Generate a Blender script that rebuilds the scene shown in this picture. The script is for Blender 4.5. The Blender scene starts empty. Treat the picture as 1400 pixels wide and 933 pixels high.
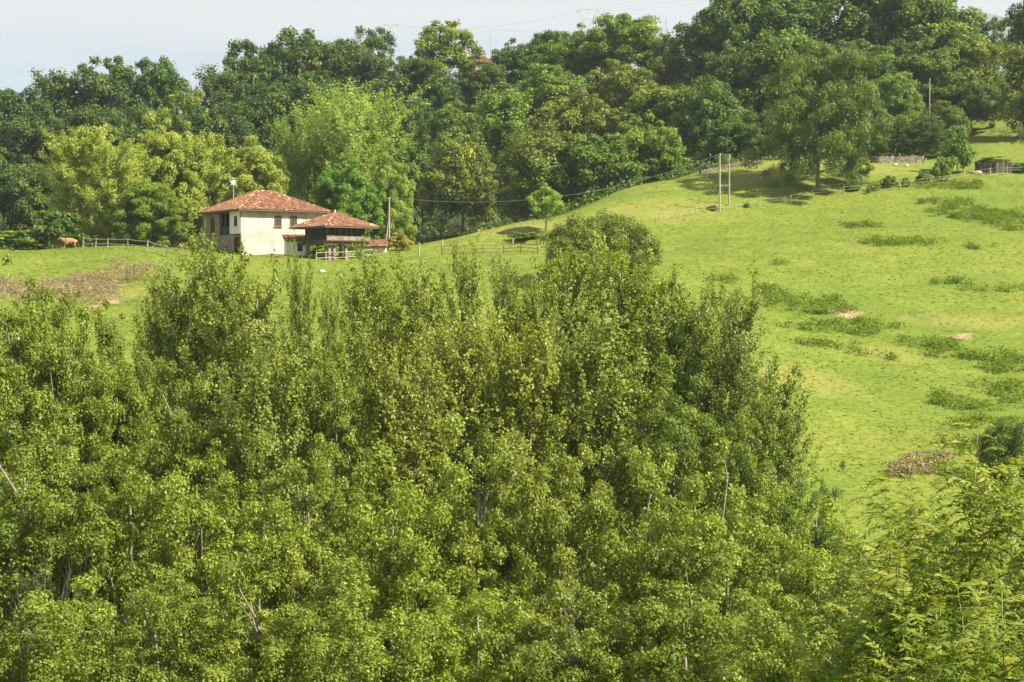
import bpy, math, random
import numpy as np
from mathutils import Vector, Matrix

# ------------------------------------------------------------------ camera, sky, sun, exposure
scene = bpy.context.scene
C = scene.collection
R = math.radians
F = 700.0 / math.tan(R(15.0))            # focal length in photo pixels (1400 wide, 30 degree lens)
PITCH = math.atan((466.5 - 420.0) / F)   # looking slightly down across the valley

cam_d = bpy.data.cameras.new('camera')
cam_d.angle = R(30.0)
cam_d.clip_start, cam_d.clip_end = 0.5, 12000
cam = bpy.data.objects.new('camera', cam_d)
cam.rotation_euler = (R(90) - PITCH, 0, 0)
C.objects.link(cam)
scene.camera = cam

SUN_EL, SUN_AZ = R(46), R(113)           # azimuth from +Y towards +X
SUN_DIR = Vector((math.sin(SUN_AZ) * math.cos(SUN_EL), math.cos(SUN_AZ) * math.cos(SUN_EL), math.sin(SUN_EL)))
world = bpy.data.worlds.new('World')
scene.world = world
world.use_nodes = True
wn, wl = world.node_tree.nodes, world.node_tree.links
wn.clear()
out = wn.new('ShaderNodeOutputWorld')
bg = wn.new('ShaderNodeBackground')
bg.inputs['Strength'].default_value = 0.05
sky = wn.new('ShaderNodeTexSky')
sky.sky_type = 'NISHITA'
sky.sun_disc = False
sky.sun_elevation, sky.sun_rotation = SUN_EL, SUN_AZ
sky.air_density, sky.dust_density, sky.ozone_density = 1.0, 0.6, 1.5
# thin high cloud: grey-white bank over the upper part of the view
geo = wn.new('ShaderNodeNewGeometry')
mp = wn.new('ShaderNodeMapping'); mp.inputs['Scale'].default_value = (2.2, 2.2, 11.0)
cn = wn.new('ShaderNodeTexNoise'); cn.inputs['Scale'].default_value = 2.6; cn.inputs['Detail'].default_value = 6
sx = wn.new('ShaderNodeSeparateXYZ')
hr = wn.new('ShaderNodeMapRange'); hr.inputs[1].default_value = 0.095; hr.inputs[2].default_value = 0.175
ad = wn.new('ShaderNodeMath'); ad.operation = 'MULTIPLY_ADD'; ad.inputs[1].default_value = 0.75
rp = wn.new('ShaderNodeMapRange'); rp.inputs[1].default_value = 0.22; rp.inputs[2].default_value = 1.05; rp.interpolation_type = 'SMOOTHSTEP'
mx = wn.new('ShaderNodeMixRGB'); mx.inputs[2].default_value = (5.9, 6.1, 6.25, 1)
wl.new(geo.outputs['Incoming'], mp.inputs['Vector'])
tc = wn.new('ShaderNodeTexCoord')
wl.new(tc.outputs['Generated'], mp.inputs['Vector'])
wl.new(mp.outputs[0], cn.inputs['Vector'])
wl.new(tc.outputs['Generated'], sx.inputs[0])
wl.new(sx.outputs['Z'], hr.inputs[0])
wl.new(cn.outputs['Fac'], ad.inputs[0]); wl.new(hr.outputs[0], ad.inputs[2])
wl.new(ad.outputs[0], rp.inputs[0])
wl.new(rp.outputs[0], mx.inputs[0])
wl.new(sky.outputs[0], mx.inputs[1])
wl.new(mx.outputs[0], bg.inputs['Color'])
wl.new(bg.outputs[0], out.inputs['Surface'])

sun_d = bpy.data.lights.new('sun', 'SUN')
sun_d.energy, sun_d.angle, sun_d.color = 5.0, R(0.53), (1.0, 0.93, 0.80)
sun = bpy.data.objects.new('sun', sun_d)
sun.rotation_euler = SUN_DIR.to_track_quat('Z', 'Y').to_euler()
C.objects.link(sun)

vs = scene.view_settings
vs.view_transform, vs.look, vs.gamma, vs.use_curve_mapping = 'Standard', 'None', 1.0, False
vs.exposure = 1.4
cy = scene.cycles
cy.max_bounces, cy.diffuse_bounces, cy.glossy_bounces, cy.transmission_bounces = 5, 3, 1, 3
cy.volume_bounces, cy.transparent_max_bounces = 1, 4
cy.caustics_reflective = cy.caustics_refractive = False
cy.use_denoising = True
cy.denoiser = 'OPENIMAGEDENOISE'
cy.denoising_input_passes = 'RGB_ALBEDO_NORMAL'
cy.denoising_prefilter = 'ACCURATE'
scene.render.use_persistent_data = False

# ------------------------------------------------------------------ small tools
rng = np.random.default_rng(7)
rnd = random.Random(11)


def tag(o, label=None, cat=None, group=None, kind=None):
    for k, v in (('label', label), ('category', cat), ('group', group), ('kind', kind)):
        if v:
            o[k] = v
    return o


def empty(name, loc=(0, 0, 0), rz=0.0):
    o = bpy.data.objects.new(name, None)
    o.empty_display_size = 0.3
    o.location, o.rotation_euler = loc, (0, 0, rz)
    C.objects.link(o)
    return o


def link(name, mesh, mat=None, parent=None):
    if mat is not None and not mesh.materials:
        mesh.materials.append(mat)
    o = bpy.data.objects.new(name, mesh)
    C.objects.link(o)
    o.parent = parent
    return o


class MB:
    """collects shapes of one part and links them as one mesh"""

    def __init__(self):
        self.v, self.f, self.t = [], [], []

    def add(self, vs_, fs, tint=0.5):
        o = len(self.v)
        self.v += [tuple(p) for p in vs_]
        self.f += [[i + o for i in q] for q in fs]
        self.t += [tint] * len(fs)
        return self

    def box(self, c, s, rz=0.0, tint=0.5):
        x, y, z = s[0] / 2, s[1] / 2, s[2] / 2
        ca, sa = math.cos(rz), math.sin(rz)
        vs_ = []
        for dx, dy, dz in ((-x, -y, -z), (x, -y, -z), (x, y, -z), (-x, y, -z), (-x, -y, z), (x, -y, z), (x, y, z), (-x, y, z)):
            vs_.append((c[0] + dx * ca - dy * sa, c[1] + dx * sa + dy * ca, c[2] + dz))
        return self.add(vs_, [(0, 3, 2, 1), (4, 5, 6, 7), (0, 1, 5, 4), (1, 2, 6, 5), (2, 3, 7, 6), (3, 0, 4, 7)], tint)

    def tube(self, pts, rad, n=6, cap=True, tint=0.5):
        pts = [Vector(p) for p in pts]
        if not hasattr(rad, '__len__'):
            rad = [rad] * len(pts)
        vs_, fs = [], []
        ref = None
        for i, p in enumerate(pts):
            d = (pts[min(i + 1, len(pts) - 1)] - pts[max(i - 1, 0)])
            d = d.normalized() if d.length > 1e-9 else Vector((0, 0, 1))
            if ref is None:
                ref = Vector((1, 0, 0)) if abs(d.x) < 0.8 else Vector((0, 1, 0))
            a = (ref - d * ref.dot(d)).normalized()
            ref = a
            b = d.cross(a)
            for k in range(n):
                t = 2 * math.pi * k / n
                vs_.append(p + (a * math.cos(t) + b * math.sin(t)) * rad[i])
        for i in range(len(pts) - 1):
            for k in range(n):
                k2 = (k + 1) % n
                fs.append((i * n + k, i * n + k2, (i + 1) * n + k2, (i + 1) * n + k))
        if cap:
            fs.append(tuple(reversed(range(n))))
            fs.append(tuple(range((len(pts) - 1) * n, len(pts) * n)))
        return self.add(vs_, fs, tint)

    def mesh(self, name, smooth=False):
        m = bpy.data.meshes.new(name)
        m.from_pydata(self.v, [], self.f)
        a = m.attributes.new('tint', 'FLOAT', 'FACE')
        a.data.foreach_set('value', np.array(self.t, dtype=np.float32))
        if smooth:
            m.polygons.foreach_set('use_smooth', [True] * len(m.polygons))
        m.update()
        return m

    def build(self, name, mat, parent=None, smooth=False):
        return link(name, self.mesh(name, smooth), mat, parent)


def quads_mesh(name, P, tint):
    """P: (N,4,3) quads -> mesh with a per-face tint"""
    n = len(P)
    m = bpy.data.meshes.new(name)
    m.vertices.add(n * 4)
    m.vertices.foreach_set('co', np.ascontiguousarray(P, dtype=np.float32).ravel())
    m.loops.add(n * 4)
    m.loops.foreach_set('vertex_index', np.arange(n * 4, dtype=np.int32))
    m.polygons.add(n)
    m.polygons.foreach_set('loop_start', np.arange(0, n * 4, 4, dtype=np.int32))
    m.update(calc_edges=True)
    a = m.attributes.new('tint', 'FLOAT', 'FACE')
    a.data.foreach_set('value', np.asarray(tint, dtype=np.float32))
    return m


def unit(a):
    return a / np.maximum(np.linalg.norm(a, axis=-1, keepdims=True), 1e-9)


def leaf_quads(pos, nrm, size, aspect=0.62, fold=0.0, along=None):
    """diamond shaped leaves"""
    n = len(pos)
    t = unit(rng.normal(size=(n, 3)) if along is None else along + rng.normal(size=(n, 3)) * 0.35)
    t = unit(t - nrm * np.sum(t * nrm, axis=1, keepdims=True))
    b = np.cross(nrm, t)
    s = np.asarray(size)[:, None]
    w = s * aspect * 0.5
    return np.stack([pos - t * s * 0.5, pos + b * w - t * s * 0.06 + nrm * fold * s, pos + t * s * 0.5, pos - b * w - t * s * 0.06 + nrm * fold * s], axis=1)


# ------------------------------------------------------------------ terrain
def ray(u, v, d):
    a, b = (u - 700.0) / F, (466.5 - v) / F
    cp, sp = math.cos(PITCH), math.sin(PITCH)
    y = cp + b * sp
    z = -sp + b * cp
    return Vector((a * d / y, d, z * d / y))


seen = [(-300, 352, 252), (-50, 344, 255), (0, 343, 257), (60, 341, 260), (110, 339, 262), (150, 339, 262), (200, 343, 258), (228, 352, 246),
        (254, 357, 244), (280, 359, 244), (330, 352, 262), (252, 344, 272), (385, 352, 262), (440, 352, 258), (500, 350, 260), (560, 345, 266),
        (590, 335, 276), (605, 349, 262), (700, 344, 266), (0, 380, 238), (100, 374, 240), (200, 376, 238), (0, 400, 222), (100, 405, 216),
        (150, 440, 186), (190, 470, 166), (300, 400, 222), (450, 400, 222), (550, 390, 228), (300, 470, 172), (450, 480, 170), (600, 450, 190),
        (700, 400, 225), (640, 322, 284), (700, 308, 291), (800, 283, 306), (850, 262, 316), (950, 236, 331), (1040, 223, 340), (1200, 219, 345), (1300, 222, 345),
        (1355, 233, 342), (1400, 232, 344), (1600, 230, 345), (800, 330, 270), (900, 300, 290), (984, 290, 296), (1120, 264, 308),
        (1250, 255, 312), (1400, 241, 326), (950, 340, 258), (1100, 340, 258), (1250, 340, 260), (1400, 330, 265), (900, 400, 225),
        (1100, 420, 220), (1250, 420, 222), (1400, 410, 228), (950, 480, 186), (1130, 500, 190), (1250, 500, 195), (1400, 490, 200),
        (1600, 400, 235), (1130, 590, 162), (1250, 580, 166), (1400, 570, 172), (1130, 670, 140), (1230, 650, 146), (1400, 640, 150), (1700, 600, 165)]
hid = []
for u in (-900, -400, 0, 400, 800, 1100, 1400, 1900, 2400):
    hid += [(u, 40, -13), (u, 65, -21), (u, 95, -22)]
for u in (-300, 50, 350, 650, 900):
    hid += [(u, 120, -17)]
for u in (-300, 0, 200, 400):
    hid += [(u, 290, 6.4), (u, 330, 9), (u, 400, 21), (u, 450, 31), (u, 500, 42), (u, 560, 50), (u, 660, 46)]
for u, col in ((600, ((300, 7), (330, 8), (400, 23), (450, 38), (500, 53), (540, 61), (600, 64), (700, 56))),
               (800, ((330, 15), (350, 15.5), (388, 25), (415, 35), (455, 51), (500, 58), (560, 58))),
               (1000, ((348, 26), (362, 26.5), (400, 36), (430, 49), (500, 60))),
               (1200, ((362, 29), (400, 38), (440, 51), (500, 62))),
               (1360, ((365, 32), (400, 42), (450, 54), (500, 60))),
               (1700, ((365, 33), (450, 54), (520, 62)))):
    hid += [(u, d, z - 1.5) for d, z in col]
ctrl = [tuple(ray(u, v, d)) for u, v, d in seen] + [((u - 700) / F * d, d, z) for u, d, z in hid]
ctrl += [(-60, 0, -2), (0, 0, -1.75), (60, 0, -2), (0, 18, -6), (-40, 18, -6.5), (40, 18, -6), (0, -60, 9), (-80, -60, 8), (80, -60, 10)]
ctrl += [(x, 900, 45) for x in (-500, 0, 500)] + [(x, 1400, 30) for x in (-800, 0, 800)]
ctrl = np.array(ctrl, dtype=float)
_S = 100.0


def _phi(r2):
    return 0.5 * r2 * np.log(np.maximum(r2, 1e-12))


def _fit():
    P = ctrl[:, :2] / _S
    n = len(P)
    K = _phi(((P[:, None] - P[None]) ** 2).sum(-1)) + np.eye(n) * 2e-4
    Q = np.hstack([np.ones((n, 1)), P])
    A = np.block([[K, Q], [Q.T, np.zeros((3, 3))]])
    return np.linalg.solve(A, np.concatenate([ctrl[:, 2], np.zeros(3)]))


_W = _fit()
_lat = np.random.default_rng(3).random((256, 256))


def vnoise(x, y):
    xi, yi = np.floor(x).astype(int), np.floor(y).astype(int)
    fx, fy = x - xi, y - yi
    fx, fy = fx * fx * (3 - 2 * fx), fy * fy * (3 - 2 * fy)
    a, b = _lat[xi % 256, yi % 256], _lat[(xi + 1) % 256, yi % 256]
    c, d = _lat[xi % 256, (yi + 1) % 256], _lat[(xi + 1) % 256, (yi + 1) % 256]
    return (a * (1 - fx) + b * fx) * (1 - fy) + (c * (1 - fx) + d * fx) * fy - 0.5


def ground(x, y):
    x, y = np.atleast_1d(np.asarray(x, float)), np.atleast_1d(np.asarray(y, float))
    P = np.stack([x, y], -1) / _S
    z = np.empty(len(x))
    for i in range(0, len(x), 20000):
        q = P[i:i + 20000]
        r2 = ((q[:, None] - ctrl[None, :, :2] / _S) ** 2).sum(-1)
        z[i:i + 20000] = _phi(r2) @ _W[:-3] + _W[-3] + q @ _W[-2:]
    far = np.clip((y - 1000) / 1000, 0, 1)
    z = z * (1 - far) + 20 * far
    side = np.clip((np.abs(x) - 350 - 0.3 * np.maximum(y, 0)) / 400, 0, 1)
    z = z * (1 - side) + 15 * side
    b = vnoise(x / 17, y / 17) * 0.9 + vnoise(x / 6 + 40, y / 4.2 + 9) * 0.42 + vnoise(x / 2.3, y / 1.9) * 0.16
    return z + b * np.clip((y - 130) / 40, 0.2, 1)


def gz(x, y):
    return float(ground(x, y)[0])


def hit(u, v, d0=125.0, d1=700.0):
    """point of the visible ground under photo pixel (u, v)"""
    d = np.arange(d0, d1, 0.5)
    k = ray(u, v, 1.0)
    below = k.z * d <= ground(k.x * d, d)
    i = int(np.argmax(below)) if below.any() else int(np.argmin(np.abs(k.z * d - ground(k.x * d, d))))
    p = k * float(d[i])
    return Vector((p.x, p.y, gz(p.x, p.y)))


# ------------------------------------------------------------------ materials
def new_mat(name):
    m = bpy.data.materials.new(name)
    m.use_nodes = True
    nt = m.node_tree
    nt.nodes.clear()
    o = nt.nodes.new('ShaderNodeOutputMaterial')
    return m, nt.nodes, nt.links, o


def principled(n, rough=0.8, spec=0.25):
    p = n.new('ShaderNodeBsdfPrincipled')
    p.inputs['Roughness'].default_value = rough
    p.inputs['Specular IOR Level'].default_value = spec
    return p


def ramp(n, stops):
    r = n.new('ShaderNodeValToRGB')
    e = r.color_ramp.elements
    while len(e) < len(stops):
        e.new(0.5)
    for k, (p, c) in enumerate(stops):
        e[k].position, e[k].color = p, (*c, 1)
    return r


def noise(n, l, scale, detail=4, coord='Object', rough=0.55):
    tcn = n.new('ShaderNodeTexCoord')
    t = n.new('ShaderNodeTexNoise')
    t.inputs['Scale'].default_value, t.inputs['Detail'].default_value, t.inputs['Roughness'].default_value = scale, detail, rough
    l.new(tcn.outputs[coord], t.inputs['Vector'])
    return t


def leaf_mat(name, dark, mid, light, gloss=0.35, trans=0.42, rough=0.42):
    """tint 0..1 walks dark-mid-light leaf colours; the object's own colour shifts the whole tree"""
    m, n, l, o = new_mat(name)
    at = n.new('ShaderNodeAttribute'); at.attribute_name = 'tint'
    r = ramp(n, [(0.0, dark), (0.55, mid), (1.0, light)])
    l.new(at.outputs['Fac'], r.inputs[0])
    oi = n.new('ShaderNodeObjectInfo')
    mul = n.new('ShaderNodeMixRGB'); mul.blend_type = 'MULTIPLY'; mul.inputs[0].default_value = 1
    l.new(r.outputs[0], mul.inputs[1]); l.new(oi.outputs['Color'], mul.inputs[2])
    p = principled(n, rough, gloss)
    l.new(mul.outputs[0], p.inputs['Base Color'])
    tr = n.new('ShaderNodeBsdfTranslucent')
    br = n.new('ShaderNodeMixRGB'); br.blend_type = 'MULTIPLY'; br.inputs[0].default_value = 1; br.inputs[2].default_value = (1.5, 1.35, 0.5, 1)
    l.new(mul.outputs[0], br.inputs[1]); l.new(br.outputs[0], tr.inputs['Color'])
    mixs = n.new('ShaderNodeMixShader'); mixs.inputs[0].default_value = trans
    l.new(p.outputs[0], mixs.inputs[1]); l.new(tr.outputs[0], mixs.inputs[2])
    l.new(mixs.outputs[0], o.inputs['Surface'])
    return m


def plain_mat(name, c1, c2, scale=3.0, rough=0.85, bump=0.3, spec=0.2, detail=5):
    m, n, l, o = new_mat(name)
    t = noise(n, l, scale, detail)
    r = ramp(n, [(0.3, c1), (0.7, c2)])
    l.new(t.outputs['Fac'], r.inputs[0])
    p = principled(n, rough, spec)
    l.new(r.outputs[0], p.inputs['Base Color'])
    if bump:
        b = n.new('ShaderNodeBump'); b.inputs['Strength'].default_value = bump; b.inputs['Distance'].default_value = 0.05
        l.new(t.outputs['Fac'], b.inputs['Height']); l.new(b.outputs[0], p.inputs['Normal'])
    l.new(p.outputs[0], o.inputs['Surface'])
    return m


def stone_mat(name, stones, mortar, scale=2.2, stretch=1.7):
    m, n, l, o = new_mat(name)
    tcn = n.new('ShaderNodeTexCoord')
    mpn = n.new('ShaderNodeMapping'); mpn.inputs['Scale'].default_value = (1, 1, stretch)
    wob = noise(n, l, 1.4, 3)
    addv = n.new('ShaderNodeMixRGB'); addv.blend_type = 'ADD'; addv.inputs[0].default_value = 0.35
    l.new(tcn.outputs['Object'], addv.inputs[1]); l.new(wob.outputs['Color'], addv.inputs[2])
    l.new(addv.outputs[0], mpn.inputs['Vector'])
    vo = n.new('ShaderNodeTexVoronoi'); vo.inputs['Scale'].default_value = scale
    ve = n.new('ShaderNodeTexVoronoi'); ve.feature = 'DISTANCE_TO_EDGE'; ve.inputs['Scale'].default_value = scale
    l.new(mpn.outputs[0], vo.inputs['Vector']); l.new(mpn.outputs[0], ve.inputs['Vector'])
    sep = n.new('ShaderNodeSeparateColor')
    l.new(vo.outputs['Color'], sep.inputs[0])
    r = ramp(n, stones)
    l.new(sep.outputs[0], r.inputs[0])
    ed = n.new('ShaderNodeMapRange'); ed.inputs[1].default_value = 0.03; ed.inputs[2].default_value = 0.11
    l.new(ve.outputs['Distance'], ed.inputs[0])
    mxn = n.new('ShaderNodeMixRGB'); mxn.inputs[1].default_value = (*mortar, 1)
    l.new(ed.outputs[0], mxn.inputs[0]); l.new(r.outputs[0], mxn.inputs[2])
    st = noise(n, l, 0.55, 5)
    sr = n.new('ShaderNodeMapRange'); sr.inputs[1].default_value = 0.35; sr.inputs[2].default_value = 0.65; sr.inputs[3].default_value = 0.70; sr.inputs[4].default_value = 1.07
    l.new(st.outputs['Fac'], sr.inputs[0])
    mu = n.new('ShaderNodeMixRGB'); mu.blend_type = 'MULTIPLY'; mu.inputs[0].default_value = 1
    l.new(mxn.outputs[0], mu.inputs[1]); l.new(sr.outputs[0], mu.inputs[2])
    p = principled(n, 0.9, 0.15)
    l.new(mu.outputs[0], p.inputs['Base Color'])
    b = n.new('ShaderNodeBump'); b.inputs['Strength'].default_value = 0.8; b.inputs['Distance'].default_value = 0.06
    l.new(ed.outputs[0], b.inputs['Height']); l.new(b.outputs[0], p.inputs['Normal'])
    l.new(p.outputs[0], o.inputs['Surface'])
    return m


def tint_mat(name, stops, rough=0.85, spec=0.2, stain=None):
    m, n, l, o = new_mat(name)
    at = n.new('ShaderNodeAttribute'); at.attribute_name = 'tint'
    r = ramp(n, stops)
    l.new(at.outputs['Fac'], r.inputs[0])
    p = principled(n, rough, spec)
    src = r.outputs[0]
    if stain:
        t = noise(n, l, stain[0], 6)
        mr = n.new('ShaderNodeMapRange'); mr.inputs[1].default_value = stain[1]; mr.inputs[2].default_value = stain[1] + 0.16
        l.new(t.outputs['Fac'], mr.inputs[0])
        mxn = n.new('ShaderNodeMixRGB'); mxn.inputs[2].default_value = (*stain[2], 1)
        l.new(mr.outputs[0], mxn.inputs[0]); l.new(src, mxn.inputs[1])
        src = mxn.outputs[0]
    l.new(src, p.inputs['Base Color'])
    l.new(p.outputs[0], o.inputs['Surface'])
    return m


M = {}
M['forest'] = leaf_mat('forest_leaf', (0.036, 0.074, 0.016), (0.090, 0.145, 0.022), (0.225, 0.270, 0.056), gloss=0.2, trans=0.28, rough=0.55)
M['bright'] = leaf_mat('bright_leaf', (0.130, 0.198, 0.026), (0.295, 0.365, 0.055), (0.410, 0.450, 0.115), gloss=0.25, rough=0.5)
M['river'] = leaf_mat('riverside_leaf', (0.092, 0.138, 0.015), (0.198, 0.248, 0.029), (0.285, 0.330, 0.055), gloss=0.3, trans=0.35, rough=0.48)
M['ash'] = leaf_mat('ash_leaf', (0.075, 0.140, 0.014), (0.160, 0.230, 0.022), (0.300, 0.320, 0.050), gloss=0.22, trans=0.45, rough=0.5)
M['bracken'] = leaf_mat('bracken_leaf', (0.070, 0.122, 0.011), (0.115, 0.180, 0.015), (0.160, 0.215, 0.024), gloss=0.12)
M['grass'] = leaf_mat('grass_blade', (0.108, 0.155, 0.014), (0.140, 0.180, 0.017), (0.175, 0.198, 0.026), gloss=0.1, trans=0.4)
M['dry'] = leaf_mat('dry_brush', (0.13, 0.105, 0.055), (0.25, 0.20, 0.115), (0.42, 0.35, 0.22), gloss=0.1, trans=0.2, rough=0.8)
M['bark'] = plain_mat('bark', (0.10, 0.085, 0.06), (0.26, 0.23, 0.18), 3.5, bump=0.6)
M['pale_bark'] = plain_mat('pale_bark', (0.10, 0.09, 0.065), (0.36, 0.32, 0.25), 2.0, bump=0.4)
M['stalk'] = plain_mat('green_stalk', (0.12, 0.16, 0.03), (0.16, 0.20, 0.04), 6, rough=0.5, bump=0)
M['stem'] = plain_mat('green_stem', (0.15, 0.19, 0.03), (0.22, 0.25, 0.045), 6, rough=0.5, bump=0.1)
M['wood_pale'] = plain_mat('weathered_pale_wood', (0.22, 0.195, 0.155), (0.42, 0.38, 0.31), 5, bump=0.3)
M['wood_brown'] = plain_mat('brown_wood', (0.09, 0.06, 0.035), (0.19, 0.13, 0.08), 5, bump=0.3)
M['wire'] = plain_mat('cable', (0.12, 0.12, 0.12), (0.18, 0.18, 0.17), 2, bump=0, rough=0.6)
M['steel'] = plain_mat('grey_steel', (0.30, 0.32, 0.34), (0.42, 0.44, 0.46), 1, bump=0, rough=0.5)
M['wall_cream'] = stone_mat('limewashed_stone', [(0.0, (0.46, 0.39, 0.28)), (0.35, (0.58, 0.52, 0.40)), (1.0, (0.62, 0.56, 0.45))], (0.59, 0.53, 0.42), 2.3)
M['wall_stone'] = stone_mat('brown_stone', [(0.0, (0.17, 0.12, 0.08)), (0.5, (0.30, 0.22, 0.15)), (1.0, (0.42, 0.33, 0.24))], (0.36, 0.30, 0.23), 2.3)
M['dry_stone'] = stone_mat('dry_stone', [(0.0, (0.12, 0.10, 0.075)), (0.5, (0.20, 0.175, 0.135)), (1.0, (0.31, 0.275, 0.22))], (0.10, 0.085, 0.06), 1.9, 1.6)
M['shade_tinted_stone'] = stone_mat('shade_tinted_stone', [(0.0, (0.05, 0.045, 0.04)), (0.5, (0.10, 0.09, 0.08)), (1.0, (0.20, 0.17, 0.14))], (0.05, 0.045, 0.035), 2.2, 1.6)  # stone of the bank, its shade painted in as a darker colour
M['white'] = plain_mat('white_plaster', (0.60, 0.57, 0.51), (0.68, 0.66, 0.61), 1.6, bump=0.15)
M['dark'] = plain_mat('dark_opening', (0.012, 0.012, 0.014), (0.02, 0.02, 0.022), 2, bump=0, rough=0.4)
M['glass'] = plain_mat('window_glass', (0.02, 0.025, 0.03), (0.05, 0.06, 0.07), 2, bump=0, rough=0.08, spec=0.6)
M['frame'] = plain_mat('dark_red_wood', (0.10, 0.045, 0.028), (0.16, 0.08, 0.05), 6, bump=0.2)
M['rail_blue'] = plain_mat('blue_painted_wood', (0.018, 0.035, 0.060), (0.035, 0.060, 0.095), 4, bump=0.1, rough=0.5)
M['old_wood'] = tint_mat('old_dark_planks', [(0.0, (0.030, 0.022, 0.016)), (0.6, (0.075, 0.055, 0.040)), (1.0, (0.17, 0.13, 0.095))], 0.85, 0.15)
M['beam'] = plain_mat('silvered_beam', (0.10, 0.080, 0.060), (0.30, 0.255, 0.20), 2.4, bump=0.4)
M['tile'] = tint_mat('clay_tile', [(0.0, (0.10, 0.046, 0.027)), (0.45, (0.22, 0.102, 0.057)), (0.75, (0.32, 0.168, 0.097)), (1.0, (0.53, 0.39, 0.27))], 0.85, 0.2, stain=(1.1, 0.60, (0.16, 0.085, 0.05)))
M['cow'] = plain_mat('tan_hide', (0.25, 0.115, 0.050), (0.42, 0.225, 0.115), 2.2, bump=0.1, rough=0.7)
M['horn'] = plain_mat('horn', (0.55, 0.48, 0.36), (0.66, 0.60, 0.48), 4, bump=0)
M['sandstone'] = plain_mat('yellow_stone', (0.30, 0.20, 0.09), (0.46, 0.33, 0.17), 2.5, bump=0.6)
M['boulder'] = plain_mat('pale_rock', (0.45, 0.40, 0.32), (0.68, 0.63, 0.54), 2.5, bump=0.6)


# ------------------------------------------------------------------ ground sheet
def ellipse_mask(x, y, spots, soft=0.6):
    """spots: photo-space soil scars turned into ground ellipses"""
    w = np.zeros(len(x))
    for (px, py, ax, ay) in spots:
        q = ((x - px) / ax) ** 2 + ((y - py) / ay) ** 2 + vnoise(x / 0.9, y / 1.4) * 1.3
        w = np.maximum(w, np.clip((1 + soft - q) / (2 * soft), 0, 1))
    return w


def spots_of(lst):
    o_ = []
    for u, v, hw, hh in lst:
        p, q = hit(u, v), hit(u, v + hh)
        o_.append((p.x, p.y, hw / F * p.y, max(abs(p.y - q.y), 0.8)))
    return o_


soil_spots = spots_of([(1160, 431, 17, 4), (1140, 428, 9, 3), (1314, 461, 17, 4), (150, 416, 14, 4)])
lush_spots = spots_of([(1130, 428, 110, 22), (1330, 485, 110, 20), (1330, 292, 90, 18), (1330, 390, 90, 8), (1360, 570, 110, 36), (1000, 270, 60, 6), (1190, 305, 60, 8)])
straw_spots = spots_of([(1210, 485, 60, 10), (1100, 520, 70, 20), (900, 290, 80, 12), (700, 312, 110, 8), (1150, 225, 120, 8), (100, 402, 130, 10), (1330, 440, 90, 10)])


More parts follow.
